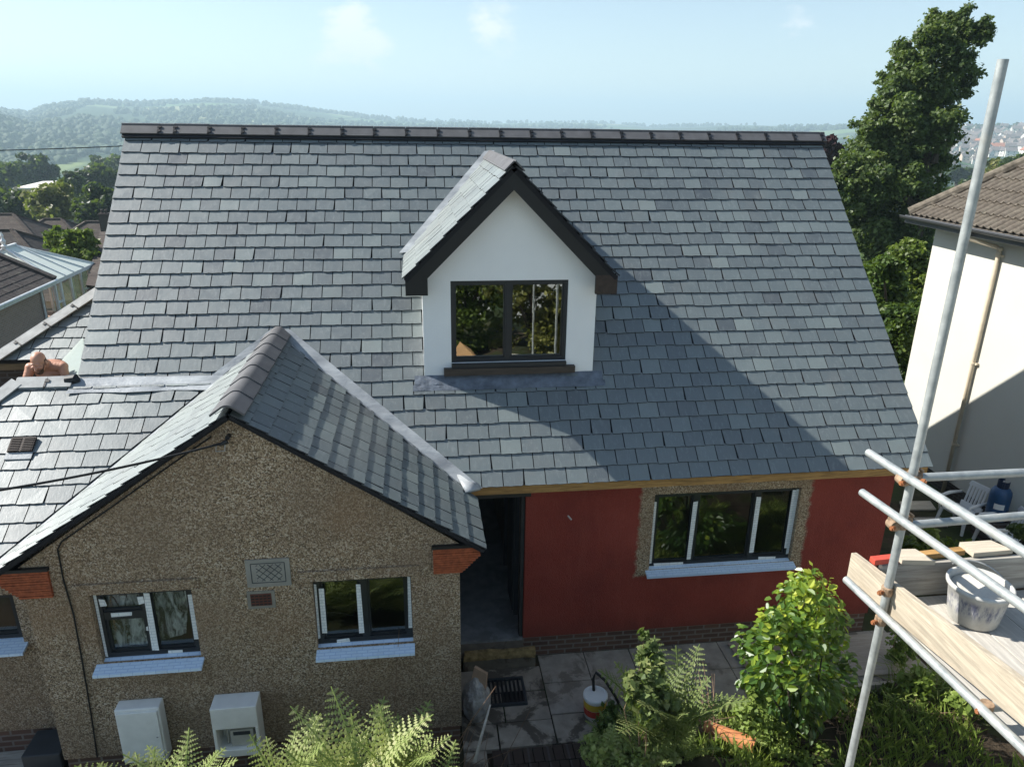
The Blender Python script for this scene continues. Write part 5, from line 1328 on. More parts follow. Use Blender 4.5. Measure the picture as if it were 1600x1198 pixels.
sz = rg.uniform(2.6, 5.6, (N, 1)) * (1 + P[:, 3:4] / 6000); 
V = iv[None] * sz[:, None] * np.array([1, 1, 1.0]) * rg.uniform(.55, 1.4, (N, len(iv), 1)) + P[:, None, :3] + np.array([0, 0, 1]) * sz[:, None] * .7
me = bpy.data.meshes.new('woodland'); me.vertices.add(N * len(iv)); me.vertices.foreach_set('co', V.reshape(-1).astype(np.float32))
F = (it[None] + (np.arange(N) * len(iv))[:, None, None]).reshape(-1)
me.loops.add(len(F)); me.loops.foreach_set('vertex_index', F.astype(np.int32)); me.polygons.add(len(F) // 3); me.polygons.foreach_set('loop_start', np.arange(0, len(F), 3, dtype=np.int32))
at = me.attributes.new('rnd', 'FLOAT', 'FACE'); at.data.foreach_set('value', np.clip(np.repeat(rg.uniform(0, 1, N), len(it)) * .7 + rg.uniform(0, .3, N * len(it)), 0, 1).astype(np.float32)); me.update(calc_edges=True)
tag(link('woodland', me, M['leaf_hill']), kind='stuff')

# camellia
cb = onZ(1238, 1160, -.05)
t = thing('camellia_bush', 'glossy leaved camellia with yellow green new growth in front of the red wall', 'bush', (cb[0], cb[1], -.05))
rg = np.random.default_rng(12); YC = -1.62
cl = []
for (px, py, rp) in ((1262, 915, 24), (1240, 945, 34), (1280, 945, 30), (1210, 975, 30), (1250, 985, 40), (1290, 985, 32), (1185, 1010, 30), (1225, 1030, 42), (1270, 1035, 42), (1305, 1030, 26), (1185, 1060, 26), (1235, 1080, 40), (1280, 1080, 32), (1250, 1120, 26), (1210, 1100, 24), (1315, 1065, 20), (1270, 1140, 18)):
    Y = YC + rg.uniform(-.3, .3); p = onY(px, py, Y); dd = (p - CAM) @ CF; cl.append((*p, rp * dd / FPX))
cl = np.array(cl); N = 2500; ci = rg.choice(len(cl), N, p=cl[:, 3] ** 2 / (cl[:, 3] ** 2).sum()); d = unit(rg.normal(size=(N, 3)) + np.array([0, -.25, .25])); P = cl[ci, :3] + d * cl[ci, 3:4] * rg.uniform(.5, 1.2, (N, 1)) * rg.uniform(.75, 1.2, (len(cl), 1))[ci]
ctr = cl[:, :3].mean(0); nrm = unit(d + np.array([0, -.1, .9]) + rg.normal(size=(N, 3)) * .35); out = unit(P - ctr); ax = unit(out - nrm * (out * nrm).sum(1, keepdims=True) + rg.normal(size=(N, 3)) * .3); ax = unit(ax - nrm * (ax * nrm).sum(1, keepdims=True)); sd_ = np.cross(nrm, ax)
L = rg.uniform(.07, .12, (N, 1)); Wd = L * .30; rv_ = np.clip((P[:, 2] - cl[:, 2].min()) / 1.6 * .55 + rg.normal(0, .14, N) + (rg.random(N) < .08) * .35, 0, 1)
Q = []; rn = []
for s in (-1, 1):
    b0 = P; m1 = P + ax * L * .35 + sd_ * s * Wd + nrm * L * .10; m2 = P + ax * L * .75 + sd_ * s * Wd * .75 + nrm * L * .06; tp = P + ax * L - nrm * L * .12; mid = P + ax * L * .5
    Q.append(np.stack([b0, m1, m2, tp], 1) if s > 0 else np.stack([tp, m2, m1, b0], 1)); rn.append(rv_)
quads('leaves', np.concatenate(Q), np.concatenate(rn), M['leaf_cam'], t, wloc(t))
mb = MB(); limbs(mb, (cb[0], cb[1], -.05), [c[:3] for c in cl], .022, 3); mb.build('stems', M['bark'], t)
for (px0, py0, px1, py1) in ((1268, 920, 1270, 884), (1238, 930, 1237, 905), (1296, 935, 1297, 902), (1282, 930, 1283, 900), (1306, 960, 1310, 942)):
    a, b = onY(px0, py0, YC), onY(px1, py1, YC); sm = MB(); sm.tube([a - (0, 0, .08), b], [.006, .003], 5); mb2 = []; rr2 = []
    for k in range(7):
        p = lerp(a, b, k / 6); an = rg.uniform(0, 6.28); axx = np.array([math.cos(an), math.sin(an), .5]); axx /= np.linalg.norm(axx); n_ = np.array([-axx[0] * .5, -axx[1] * .5, .8]); s_ = np.cross(n_, axx); l = .075
        mb2.append([p, p + axx * l * .4 + s_ * l * .3, p + axx * l, p + axx * l * .4 - s_ * l * .3]); rr2.append(rg.uniform(.85, 1))
    sh_ = quads('new_shoot', np.array(mb2), rr2, M['leaf_cam'], t, wloc(t)); sm.build('shoot_stem', M['leaf_cam'], sh_)

# ferns
def frond(Q, Rn, base, az, L, arch, rg, tone=.5, npair=20, el0=1.2, wid=.235):
    d = np.array([math.cos(az), math.sin(az), 0]); s = np.array([-math.sin(az), math.cos(az), 0]); base = np.asarray(base, float); pts = []; p = base.copy(); el = el0
    n = npair * 2; step = L / n
    for i in range(n + 1):
        pts.append(p.copy()); el -= arch / n; p = p + (d * math.cos(el) + np.array([0, 0, math.sin(el)])) * step
    for i in range(2, n, 2):
        t = i / n; tan = pts[i + 1] - pts[i - 1]; tan /= np.linalg.norm(tan); nn = np.cross(s, tan); pl = L * wid * (math.sin(math.pi * (.12 + .86 * t ** .8)) ** .8) * rg.uniform(.9, 1.08)
        for sg in (-1, 1):
            a = s * sg * .93 + tan * .34 - nn * .12 * rg.uniform(-1, 1.8); a /= np.linalg.norm(a); w = L / npair * .52; cr_ = np.cross(nn, a)
            m = 5
            for k in range(m):   # toothed leaflet made of little leaf segments on both sides
                t0 = k / m; c0 = pts[i] + a * pl * t0 + np.array([0, 0, -.10 * pl * t0 * t0]); c1 = pts[i] + a * pl * (k + 1) / m + np.array([0, 0, -.10 * pl * ((k + 1) / m) ** 2]); ww = w * (1 - t0 * .85)
                for q in (-1, 1):
                    Q.append([c0, c0 + cr_ * q * ww + a * pl / m * .55, c1, lerp(c0, c1, .5)]); Rn.append(min(1, max(0, tone + rg.normal(0, .12))))
    return pts
def fern(label, base, nf, L, seed, tone=.6, mat='leaf_fern', tilt=(0, 0), group='ferns below the gable wall', span=(0, 6.28)):
    rg = np.random.default_rng(seed); Q = []; Rn = []; mb = MB()
    t = thing('fern', label, 'fern', base, 0, group)
    for k in range(nf):
        az = span[0] + (span[1] - span[0]) * (k + rg.uniform(-.35, .35)) / nf; pts = frond(Q, Rn, np.asarray(base) + rg.normal(0, .02, 3) * (1, 1, 0), az, L * rg.uniform(.65, 1.1), rg.uniform(.45, 1.25), rg, tone + rg.normal(0, .12), 18, rg.uniform(1.12, 1.5))
        mb.tube(pts[::4] + [pts[-1]], [.006] * len(pts[::4]) + [.002], 5)
    quads('fronds', np.array(Q), Rn, M[mat], t, wloc(t)); mb.build('stalks', M[mat], t); return t
FZ = -.05
def fb(px, py, Y, z=FZ): p = onY(px, py, Y); return (p[0], Y, z)
FL = [((205, 1205, -2.0), 8, .85, 'pale fern in front of the flat white meter cupboard', 1), ((265, 1200, -1.95), 7, .8, 'pale fern between the two meter boxes', 2), ((430, 1220, -2.0), 9, .85, 'sunlit fern right of the open meter box', 3), ((500, 1215, -1.95), 9, .85, 'large sunlit fern below the right gable window', 4),
      ((560, 1200, -2.0), 11, .95, 'tallest sunlit fern below the right gable window', 5), ((620, 1205, -1.9), 9, .85, 'sunlit fern at the right end of the fern bank', 6), ((460, 1270, -2.3), 10, .8, 'low fern at the bottom photograph edge', 7), ((580, 1280, -2.3), 10, .8, 'low fern at the bottom edge below the tallest fern', 8), ((680, 1240, -2.15), 8, .6, 'small fern beside the dead twigs right of the fern bank', 9)]
for (pp_, nf, L, lab, sd_) in FL:
    Yf = pp_[2] - .75; p = onY(pp_[0], 1150, Yf); fern(lab, (p[0], Yf, .62 - (pp_[1] - 1250) * .004), nf + 4, L * 1.10, 100 + sd_, .6)
FR = [((958, -2.5), 6, .55, 'sunlit fern at the bottom edge left of the pale branch', 'leaf_fern', .5), ((1020, -2.55), 6, .55, 'sunlit fern at the bottom edge under the tall dusty fern', 'leaf_fern', .55), ((1085, -2.5), 5, .45, 'sunlit fern at the bottom edge left of the clay tile', 'leaf_fern', .5), ((1022, -2.5), 10, 1.05, 'tall dusty fern right of the white lidded tub', 'leaf_fernd', .6), ((1062, -2.5), 9, 1.05, 'upright fern frond clump in front of the grey paving', 'leaf_fernd', .7), ((960, -1.7), 9, .62, 'green fern beside the leaning pale branch', 'leaf_fern', .35), ((1040, -1.75), 9, .6, 'low fern at the bottom centre right of the pale branch', 'leaf_fern', .45), ((1165, -1.9), 8, .45, 'small bright fern below the terracotta drain tile', 'leaf_fern', .3)]
for i, ((px, Y), nf, L, lab, mt, tn) in enumerate(FR):
    p = onY(px, 1100, Y); fern(lab, (p[0], Y, ground_z(p[0], Y) + (.22 if L > 1 else 0)), nf, L, 140 + i, tn, mt, group='ferns in the front bed')
# leafy shrubs and weeds as clumps
def bush(name, label, lst, Y, n, size, mat, seed, cat='plant', group=None, jit=.12, inner=.2, z0=FZ):
    r_ = random.Random(seed); c = []
    for (px, py, rp) in lst: p = onY(px, py, Y + r_.uniform(-jit, jit)); c.append((*p, rp * ((p - CAM) @ CF) / FPX))
    m = np.mean([q[:3] for q in c], 0); t = thing(name, label, cat, (m[0], m[1], z0), 0, group); crown('leaves', c, n, size, M[mat], t, seed, 8, .5, .9, inner)
    mb = MB(); limbs(mb, (m[0], m[1], z0), [q[:3] for q in c], .009, seed); mb.build('stems', M['twig'], t); return t
bush('leafy_shrub', 'dense green shrub behind the tall fern by the patio', ((1000, 1075, 24), (1015, 1045, 24), (1010, 1100, 28), (1040, 1090, 26), (1012, 1012, 13), (1006, 990, 8)), -2.5, 2200, .05, 'leaf_fernd', 201, inner=.05, z0=.5)
bush('weeds', 'dark weeds at the foot of the white lidded tub', ((950, 1130, 28), (970, 1150, 30), (935, 1160, 20)), -1.6, 1800, .04, 'leaf_hedge', 202)
bush('weeds', 'pale green weeds left of the camellia foot', ((1170, 1110, 30), (1200, 1140, 34), (1150, 1150, 24), (1185, 1080, 18)), -1.95, 2400, .036, 'leaf_weed', 203, z0=.12)
bush('weeds', 'bright weeds at the bottom edge under the camellia', ((1215, 1180, 34), (1255, 1190, 30), (1170, 1190, 26), (1290, 1180, 20), (1130, 1185, 22)), -2.0, 2800, .036, 'leaf_weed', 204, z0=.12)
bush('weeds', 'pale weeds at the bottom edge left of the leaning branch', ((930, 1180, 26), (965, 1172, 28), (1005, 1165, 30), (1045, 1172, 28), (1080, 1185, 24), (985, 1195, 26), (1030, 1195, 26)), -2.45, 5200, .036, 'leaf_fern', 205, z0=.5)
bush('weeds', 'green weeds in the bottom right corner under the scaffold', ((1545, 1175, 32), (1585, 1150, 34), (1580, 1190, 30), (1510, 1140, 26)), -1.8, 3000, .05, 'leaf_hedge', 206)
bush('weeds', 'grassy weeds on the bank behind the scaffold pole', ((1420, 1075, 26), (1450, 1090, 28), (1480, 1110, 28), (1440, 1060, 20), (1500, 1130, 24)), -1.35, 2600, .05, 'leaf_weed', 207)
bush('weeds', 'bright leafy weeds on the bank at the right photograph edge', ((1560, 1120, 26), (1590, 1105, 24), (1530, 1110, 24), (1500, 1090, 20), (1590, 1140, 24)), -1.7, 2600, .055, 'leaf_weed', 212)
bush('weeds', 'small weeds beside the plywood board right of the pole', ((1405, 985, 16), (1415, 1010, 18), (1400, 1030, 14)), -.7, 900, .04, 'leaf_weed', 208)
bush('bramble', 'leafy bramble between the houses below the chairs', ((1420, 850, 16), (1450, 845, 20), (1480, 855, 22), (1510, 870, 20), (1470, 880, 20), (1540, 865, 16), (1440, 870, 16)), .9, 1500, .075, 'leaf_bright', 209, jit=.5, inner=.5, z0=0)
bush('weeds', 'grey green weed against the cream wall under the lower guard rail', ((1590, 828, 14), (1600, 835, 14)), 1.0, 500, .06, 'leaf_mid', 210, z0=0)
bush('weeds', 'green tuft by the broken pot at the foot of the cream wall', ((1570, 888, 14), (1590, 895, 14)), .3, 500, .05, 'leaf_hedge', 211, z0=0)
# fallen twigs
def twigs(label, cx, cy, n, L, seed, h=.12, up=.5):
    r_ = random.Random(seed); mb = MB()
    for k in range(n):
        a = np.array([cx + r_.gauss(0, .18), cy + r_.gauss(0, .12), ground_z(cx, cy) + r_.uniform(.02, h)]); an = r_.uniform(0, 6.28); l = L * r_.uniform(.5, 1.2); d = np.array([math.cos(an), math.sin(an), r_.uniform(0, up)]) * l
        m = a + d * .5 + np.array([r_.gauss(0, .04), r_.gauss(0, .04), r_.uniform(0, .05)]); mb.tube([a, m, a + d], [.006, .004, .002], 5)
        if r_.random() < .6: mb.tube([m, m + np.array([r_.gauss(0, .08), r_.gauss(0, .08), r_.uniform(.02, .14)])], [.004, .0015], 4)
    return tag(mb.build('dead_twigs', M['twig']), label, 'twigs', 'dead twigs in the front bed')
q = onY(1085, 1140, -1.9); twigs('heap of dead brown twigs left of the terracotta tile', q[0], -1.9, 40, .5, 1, .45, .8)
q = onY(700, 1180, -1.95); twigs('bare twigs sticking up right of the fern bank', q[0], -1.95, 26, .5, 2, .2, 2.0)
q = onY(650, 1130, -1.9); twigs('thin bare twigs in front of the gable corner', q[0], -1.85, 10, .7, 3, .3, 3.0)
q = onY(1310, 1190, -1.85); twigs('dead brown twigs at the foot of the camellia', q[0], -1.8, 26, .35, 4)
q = onY(1450, 1160, -1.6); twigs('dead stems on the dark soil under the scaffold', q[0], -1.55, 40, .5, 5, .06, .1)
# grass and litter on the soil (nobody could count it)
rg = np.random.default_rng(77); N = 16000; X = rg.uniform(5.9, 13.6, N); Y = rg.uniform(-3.2, -1.1, N); gg = np.array([noise.noise((x * 1.3, y * 1.3, 0)) for x, y in zip(X, Y)]); k = gg > -.08; X, Y = X[k], Y[k]; n_ = len(X)
an = rg.uniform(0, 6.28, n_); h = rg.uniform(.04, .24, n_); w = .006; dx_, dy_ = np.cos(an), np.sin(an); z = np.array([ground_z(x_, y_) for x_, y_ in zip(X, Y)]); ln = rg.uniform(.2, .8, n_)
Vg = np.stack([np.stack([X - dy_ * w, Y + dx_ * w, z], 1), np.stack([X + dy_ * w, Y - dx_ * w, z], 1), np.stack([X + dx_ * h * ln * .5 + dy_ * w * .6, Y + dy_ * h * ln * .5, z + h * .7], 1), np.stack([X + dx_ * h * ln, Y + dy_ * h * ln, z + h], 1)], 1)
tag(quads('grass', Vg, rg.uniform(0, 1, n_), M['leaf_weed']), kind='stuff')
def tuft(label, px, py, Y, n, h0, seed, spread=.12):
    rg2 = np.random.default_rng(seed); p = onY(px, py, Y); b = np.array([p[0], Y, ground_z(p[0], Y)]); Q = []; Rn = []
    for k in range(n):
        an = rg2.uniform(0, 6.28); d = np.array([math.cos(an), math.sin(an), 0]); s_ = np.array([-d[1], d[0], 0]); o = b + rg2.normal(0, spread, 3) * (1, .7, 0); h = h0 * rg2.uniform(.5, 1.1); w = .008; ln = h * rg2.uniform(.4, 1.1)
        p1 = o + d * ln * .35 + (0, 0, h * .75); p2 = o + d * ln + (0, 0, h * rg2.uniform(.7, 1)); v = rg2.uniform(.2, 1)
        Q += [[o - s_ * w, o + s_ * w, p1 + s_ * w * .8, p1 - s_ * w * .8], [p1 - s_ * w * .8, p1 + s_ * w * .8, p2 + s_ * .001, p2 - s_ * .001]]; Rn += [v, v]
    t = quads('grass_tuft', np.array(Q), Rn, M['leaf_weed']); return tag(t, label, 'grass tuft', 'long grass on the bank')
tuft('long sunlit grass hanging over the timber edge right of the scaffold pole', 1425, 1075, -1.22, 170, .42, 1)
tuft('long grass tuft on the bank under the scaffold ledger', 1480, 1110, -1.45, 150, .4, 2)
tuft('long grass tuft near the bottom right corner', 1530, 1160, -1.7, 160, .4, 3)
tuft('grass tuft on the dark soil right of the pole foot', 1385, 1150, -1.6, 90, .25, 4)
tuft('grass tuft beside the clay tile', 1215, 1165, -1.75, 120, .28, 5)
tuft('dry grass tuft left of the dead twig heap', 1120, 1180, -1.85, 120, .3, 6)
# garden trees and a plywood sheet on the near side of the garden, seen in the dormer glass
for i, (x, y, mt, lab) in enumerate(((5.0, -10.6, 'leaf_bright', 'sunlit yellow green bush behind the camera, mirrored in the left dormer pane'), (7.0, -10.4, 'leaf_olive', 'sunlit olive bush mirrored in the right dormer pane'), (3.0, -10.9, 'leaf_hedge', 'dark garden bush mirrored at the left of the dormer glass'), (9.0, -10.8, 'leaf_hedge', 'dark garden bush mirrored at the right of the dormer glass'))):
    rr_ = random.Random(i + 3); cl = [(x + rr_.uniform(-1.1, 1.1), y + rr_.uniform(-.5, .5), .3 + 3.0 * k_ / 22, rr_.uniform(.4, .65)) for k_ in range(22)]
    tree('garden_bush', lab, 'bush', (x, y, .3), cl, 12000, .085, mt, 300 + i, .06)
for i, (x, y, mt) in enumerate(((1.6, -4.3, 'leaf_hedge'), (3.4, -4.5, 'leaf_dark'), (4.9, -4.9, 'leaf_hedge'), (8.3, -4.2, 'leaf_hedge'), (9.9, -3.9, 'leaf_dark'), (11.2, -4.4, 'leaf_hedge'))):
    rr_ = random.Random(i + 30); gz_ = ground_z(x, y); cl = [(x + rr_.uniform(-.6, .6), y + rr_.uniform(-.4, .4), gz_ + rr_.uniform(.1, 1.0), rr_.uniform(.22, .36)) for k_ in range(10)]
    tree('garden_shrub', 'low garden shrub below the camera, mirrored in the ground floor windows', 'shrub', (x, y, gz_), cl, 2600, .07, mt, 330 + i, .03, 'shrubs below the camera')
mb = MB(); mb.prism([(4.7, -9.3, .62), (5.6, -9.2, .62), (5.35, -9.5, .9), (5.05, -9.55, 1.1)], (0, -.015, 0)); tag(mb.build('plywood_sheet', M['plywood']), 'orange plywood sheet leaning in the garden, mirrored in the dormer', 'board')
# pale gravel drive and road added unseen, to bounce sun onto the shaded front
for nm, x0, x1, y0, y1, mt in (('bounce_drive', -9, 19, -9.4, -5.3, simple('pale gravel', (.50, .46, .39), .95, .2, var=.3, scale=12, bump=.6, bscale=60)), ('bounce_road', -60, 70, -30, -13.5, simple('pale concrete road', (.38, .37, .34), .9, .2, var=.15, scale=2))):
    mb = MB(); nx, ny = 40, 12; vs = [(x0 + (x1 - x0) * i / nx, y0 + (y1 - y0) * j / ny, ground_z(x0 + (x1 - x0) * i / nx, y0 + (y1 - y0) * j / ny) + (.05 if nm == 'bounce_drive' else .35)) for i in range(nx + 1) for j in range(ny + 1)]
    mb.mesh(vs, [(i * (ny + 1) + j, (i + 1) * (ny + 1) + j, (i + 1) * (ny + 1) + j + 1, i * (ny + 1) + j + 1) for i in range(nx) for j in range(ny)]); tag(mb.build(nm, mt, smooth_=True), kind='structure')
# loose soil patch under the scaffold
mb = MB(); n = 40; vs = []
for i in range(n + 1):
    for j in range(n + 1):
        x, y = 8.4 + 4.6 * i / n, -1.14 - 2.4 * j / n; e = min(i, n - i, j, n - j) / n
        vs.append((x, y, ground_z(x, y) - .03 + .04 * smooth(0, .1, e) + .06 * noise.noise((x * 3, y * 3, 0)) + .03 * noise.noise((x * 11, y * 11, 0))))
mb.mesh(vs, [(i * (n + 1) + j, i * (n + 1) + j + 1, (i + 1) * (n + 1) + j + 1, (i + 1) * (n + 1) + j) for i in range(n) for j in range(n)])
tag(mb.build('soil', M['soil'], smooth_=True), kind='structure')
# stones and debris in the passage
for i, (px, py, s, lab, mt) in enumerate(((1432, 792, .35, 'flat pale board lying in the dark passage', 'pale_wood'), (1452, 818, .3, 'grey slab in the passage beside the scaffold pole', 'paving_dry'))):
    p = onZ(px, py, .0); mb = MB(); mb.prism([p + (-s, -.1, 0), p + (s * .8, -.16, 0), p + (s, .12, .02), p + (-s * .7, .16, .02)], (0, 0, .03)); tag(mb.build('loose_board', M[mt]), lab, 'board')
p = onZ(1558, 876, 0.02); t = MB(); t.lathe([(.09, 0), (.12, .13), (.13, .13), (.125, .16), (.11, .16), (.09, .02)], (p[0], p[1], 0), 16); tag(t.build('flower_pot', M['terracotta'], smooth_=True), 'small orange clay pot by the cream wall', 'pot')

# ------------------------------------------------------------------ neighbours on the left
def hiproof(mb, x0, x1, y0, y1, ze_, pitch, over=.3, ridge_axis='y', m=0):
    x0 -= over; x1 += over; y0 -= over; y1 += over; w = (x1 - x0) / 2 if ridge_axis == 'y' else (y1 - y0) / 2; h = w * pitch
    if ridge_axis == 'y': a, b = ((x0 + x1) / 2, y0 + w, ze_ + h), ((x0 + x1) / 2, y1 - w, ze_ + h)
    else: a, b = (x0 + w, (y0 + y1) / 2, ze_ + h), (x1 - w, (y0 + y1) / 2, ze_ + h)
    c = [(x0, y0, ze_), (x1, y0, ze_), (x1, y1, ze_), (x0, y1, ze_)]
    F = [(c[0], c[1], a), (c[1], c[2], b, a), (c[2], c[3], b), (c[3], c[0], a, b)] if ridge_axis == 'y' else [(c[0], c[1], b, a), (c[1], c[2], b), (c[2], c[3], a, b), (c[3], c[0], a)]
    for f in F: mb.face(f, m)
    mb.face(c[::-1], m)
    return a, b, c
def tiled(mb, O, U, V, N, ul, vl_, planes, seed, sw=.30, ga=.30): slates(mb, O, U, V, N, ul, vl_, sw, ga, planes, None, .02, .03, seed, False)
# brick bungalow nearest, its eaves run along Y
nbX, nbZ = -10.45, .45
nb = thing('bungalow', 'brown brick bungalow with dark tiled roof and white gutter at the left edge', 'house', (nbX - 4, 18, -2.4))
mb = MB(); mb.box((nbX - 8, 10, -3.2), (nbX - .35, 23.0, nbZ - .1)); mb.build('wall', M['brick_y'], nb)
mb = MB(); pk = .5; V = np.array([-math.cos(math.atan(pk)), 0, math.sin(math.atan(pk))]); N = np.array([math.sin(math.atan(pk)), 0, math.cos(math.atan(pk))])
tiled(mb, (nbX, 9.5, nbZ), (0, 1, 0), V, N, 13.9, 4.4, [], 71, .3, .31); slab(mb, (nbX, 9.5, nbZ), (nbX, 23.4, nbZ), tuple(np.array([nbX, 23.4, nbZ]) + V * 4.4), tuple(np.array([nbX, 9.5, nbZ]) + V * 4.4), N, .1, 1)
nr = mb.build('roof', [M['rooftile'], M['under'], M['rooftile']], nb)
mb = MB(); mb.beam(np.array([nbX, 23.4, nbZ + .06]), np.array([nbX, 23.4, nbZ + .06]) + V * 4.4, .3, .12, N); mb.build('verge_tiles', M['rooftile'], nr)
mb = MB(); mb.box((nbX - .02, 9.5, nbZ - .18), (nbX + .02, 23.4, nbZ)); mb.tube([(nbX + .07, 9.5, nbZ - .02), (nbX + .07, 23.4, nbZ - .02)], .06, 8); g = mb.build('gutter', M['white_gutter'], nb)
mb = MB(); mb.tube([(nbX + .05, 22.7, nbZ - .05), (nbX - .28, 22.7, nbZ - .3), (nbX - .28, 22.7, -3)], .04, 8); mb.build('downpipe', M['white_gutter'], nb)
# conservatory beyond it
cs = thing('conservatory', 'white framed conservatory with glazed hipped roof and finial', 'conservatory', (-12.5, 25.5, -2.4))
cx0, cx1, cy0, cy1, cz0, cz1 = -14.6, -10.55, 23.4, 27.2, -2.8, .35
mb = MB(); mb.box((cx0, cy0, cz0), (cx1, cy1, -1.75)); mb.build('dwarf_wall', M['brick_y'], cs)
mb = MB()
ys = [23.45, 23.95, 24.9, 25.9, 26.75, 27.15]
for y in ys: mb.box((cx1 - .04, y - .05, -1.75), (cx1 + .05, y + .05, cz1))
for x in (-14.5, -13.5, -12.5, -11.5): mb.box((x - .05, cy1 - .05, -1.75), (x + .05, cy1 + .04, cz1))
mb.box((cx1 - .05, cy0, cz1 - .09), (cx1 + .08, cy1, cz1 + .06)); mb.box((cx0, cy1 - .05, cz1 - .09), (cx1, cy1 + .08, cz1 + .06)); mb.box((cx1 - .05, cy0, -1.75), (cx1 + .06, cy1, -1.65))
for a, b in ((0, 1), (4, 5), (3, 4)): mb.box((cx1 - .03, ys[a] + .05, -.55), (cx1 + .04, ys[b] - .05, -.47))
mb.build('frame', M['white_plastic'], cs)
mb = MB()
mb.face([(cx1, cy0, -1.65), (cx1, cy1, -1.65), (cx1, cy1, cz1 - .09), (cx1, cy0, cz1 - .09)]); mb.face([(cx0, cy1, -1.65), (cx0, cy1, cz1 - .09), (cx1, cy1, cz1 - .09), (cx1, cy1, -1.65)]); mb.build('glazing', M['glass'], cs)
mb = MB(); ap = (-12.9, 25.2, 1.75); c = [(cx0, cy0, cz1 + .06), (cx1 + .08, cy0, cz1 + .06), (cx1 + .08, cy1 + .08, cz1 + .06), (cx0, cy1 + .08, cz1 + .06)]
ap0, ap1 = np.array([-12.6, 24.4, 1.55]), np.array([-12.6, 25.2, 1.55])
mb.face([c[0], c[1], ap0]); mb.face([c[1], c[2], ap1, ap0]); mb.face([c[2], c[3], ap1]); mb.face([c[3], c[0], ap0, ap1]); cr_ = mb.build('glazed_roof', M['cons_roof'], cs)
mb = MB()
for p in c: mb.beam(np.array(p) + (0, 0, .02), (ap0 if p[1] < 24 else ap1) + (0, 0, .02), .07, .05)
for y in (24.4, 25.2, 26.2): mb.beam((c[1][0], y, cz1 + .08), (ap0 if y < 24.5 else ap1) + (0, 0, .03), .05, .05)
mb.beam(ap0 + (0, -.1, .04), ap1 + (0, .1, .04), .10, .09); mb.build('glazing_bars', M['white_plastic'], cr_)
mb = MB(); mb.lathe([(.10, 0), (.12, .06), (.05, .10), (.09, .2), (.10, .26), (.05, .34), (.04, .4), (.06, .46), (.02, .58), (0, .62)], tuple(ap0 + (0, 0, .05)), 12); mb.build('finial', M['white_plastic'], cr_)
# further roofs
def house_far(label, x0, x1, y0, y1, ze_, pitch, ax, roofm='rooftile_far', chim=None, gz_=None):
    t = thing('bungalow', label, 'house', ((x0 + x1) / 2, (y0 + y1) / 2, ze_ - 2.6), 0, 'tiled bungalows on the left')
    mb = MB(); mb.box((x0, y0, ze_ - 5), (x1, y1, ze_)); mb.build('wall', M['brick_y'], t)
    mb = MB(); a, b, c = hiproof(mb, x0, x1, y0, y1, ze_, pitch, .35, ax); rf = mb.build('roof', M[roofm], t)
    mb = MB(); mb.beam(a, b, .24, .12)
    for q in c:
        e = a if np.linalg.norm(np.array(q) - a) < np.linalg.norm(np.array(q) - b) else b; mb.beam(q, e, .24, .12)
    mb.build('ridge_tiles', M['rooftile_brown'], rf)
    if chim:
        mb = MB(); mb.box((chim[0] - .35, chim[1] - .3, chim[2] - 1.6), (chim[0] + .35, chim[1] + .3, chim[2])); ck = mb.build('chimney', M['brick_dark_x'], rf); mb = MB()
        for d in (-.15, .15): mb.lathe([(.10, 0), (.11, .25), (.09, .28)], (chim[0] + d, chim[1], chim[2]), 10)
        mb.box((chim[0] - .4, chim[1] - .35, chim[2] - .15), (chim[0] + .4, chim[1] + .35, chim[2] - .05)); mb.build('chimney_pots', M['brick_dark_x'], ck)
    return t
def roof_at(label, ridge_px0, ridge_px1, depth, half, pitch, roofm='rooftile_far', ax='x', chim=None):
    a, b = atD(*ridge_px0, depth), atD(*ridge_px1, depth)
    zr = (a[2] + b[2]) / 2; yc = (a[1] + b[1]) / 2; ze_ = zr - half * pitch - .35 * pitch
    house_far(label, min(a[0], b[0]) - half, max(a[0], b[0]) + half, yc - half, yc + half, ze_, pitch, ax, roofm, chim)
roof_at('dark hipped roof in shade rising behind the conservatory finial', (-60, 358), (15, 360), 42, 4.6, .62)
roof_at('pale brown hipped roof at the far left edge below the dark trees', (-50, 334), (18, 335), 60, 4.5, .65, 'rooftile_brown')
roof_at('brown hipped roof beyond the conservatory, left of the lime shrub', (70, 342), (95, 342), 66, 4.4, .7, 'rooftile_brown')
roof_at('brown roof with chimney partly hidden by the left verge', (135, 346), (175, 346), 60, 4.2, .7, 'rooftile_brown', chim=tuple(atD(163, 333, 56)))
# steep brown tiled roof seen just beside the verge
t = thing('bungalow', 'brown tiled roof slope squeezed beside the left verge', 'house', (-9, 31, -3), 0, 'tiled bungalows on the left')
mb = MB(); P0, P1, P2, P3 = atD(134, 445, 31), atD(156, 362, 37), atD(230, 362, 37), atD(215, 455, 31); mb.prism([P0, P1, P2, P3], (.0, .1, -.15)); mb.build('roof', M['rooftile_brown'], t)
mb = MB(); mb.prism([P0 - (0, 0, .2), P3 - (0, 0, .2), P3 - (0, 0, 3), P0 - (0, 0, 3)], (0, .3, 0)); mb.build('wall', M['brick_y'], t)
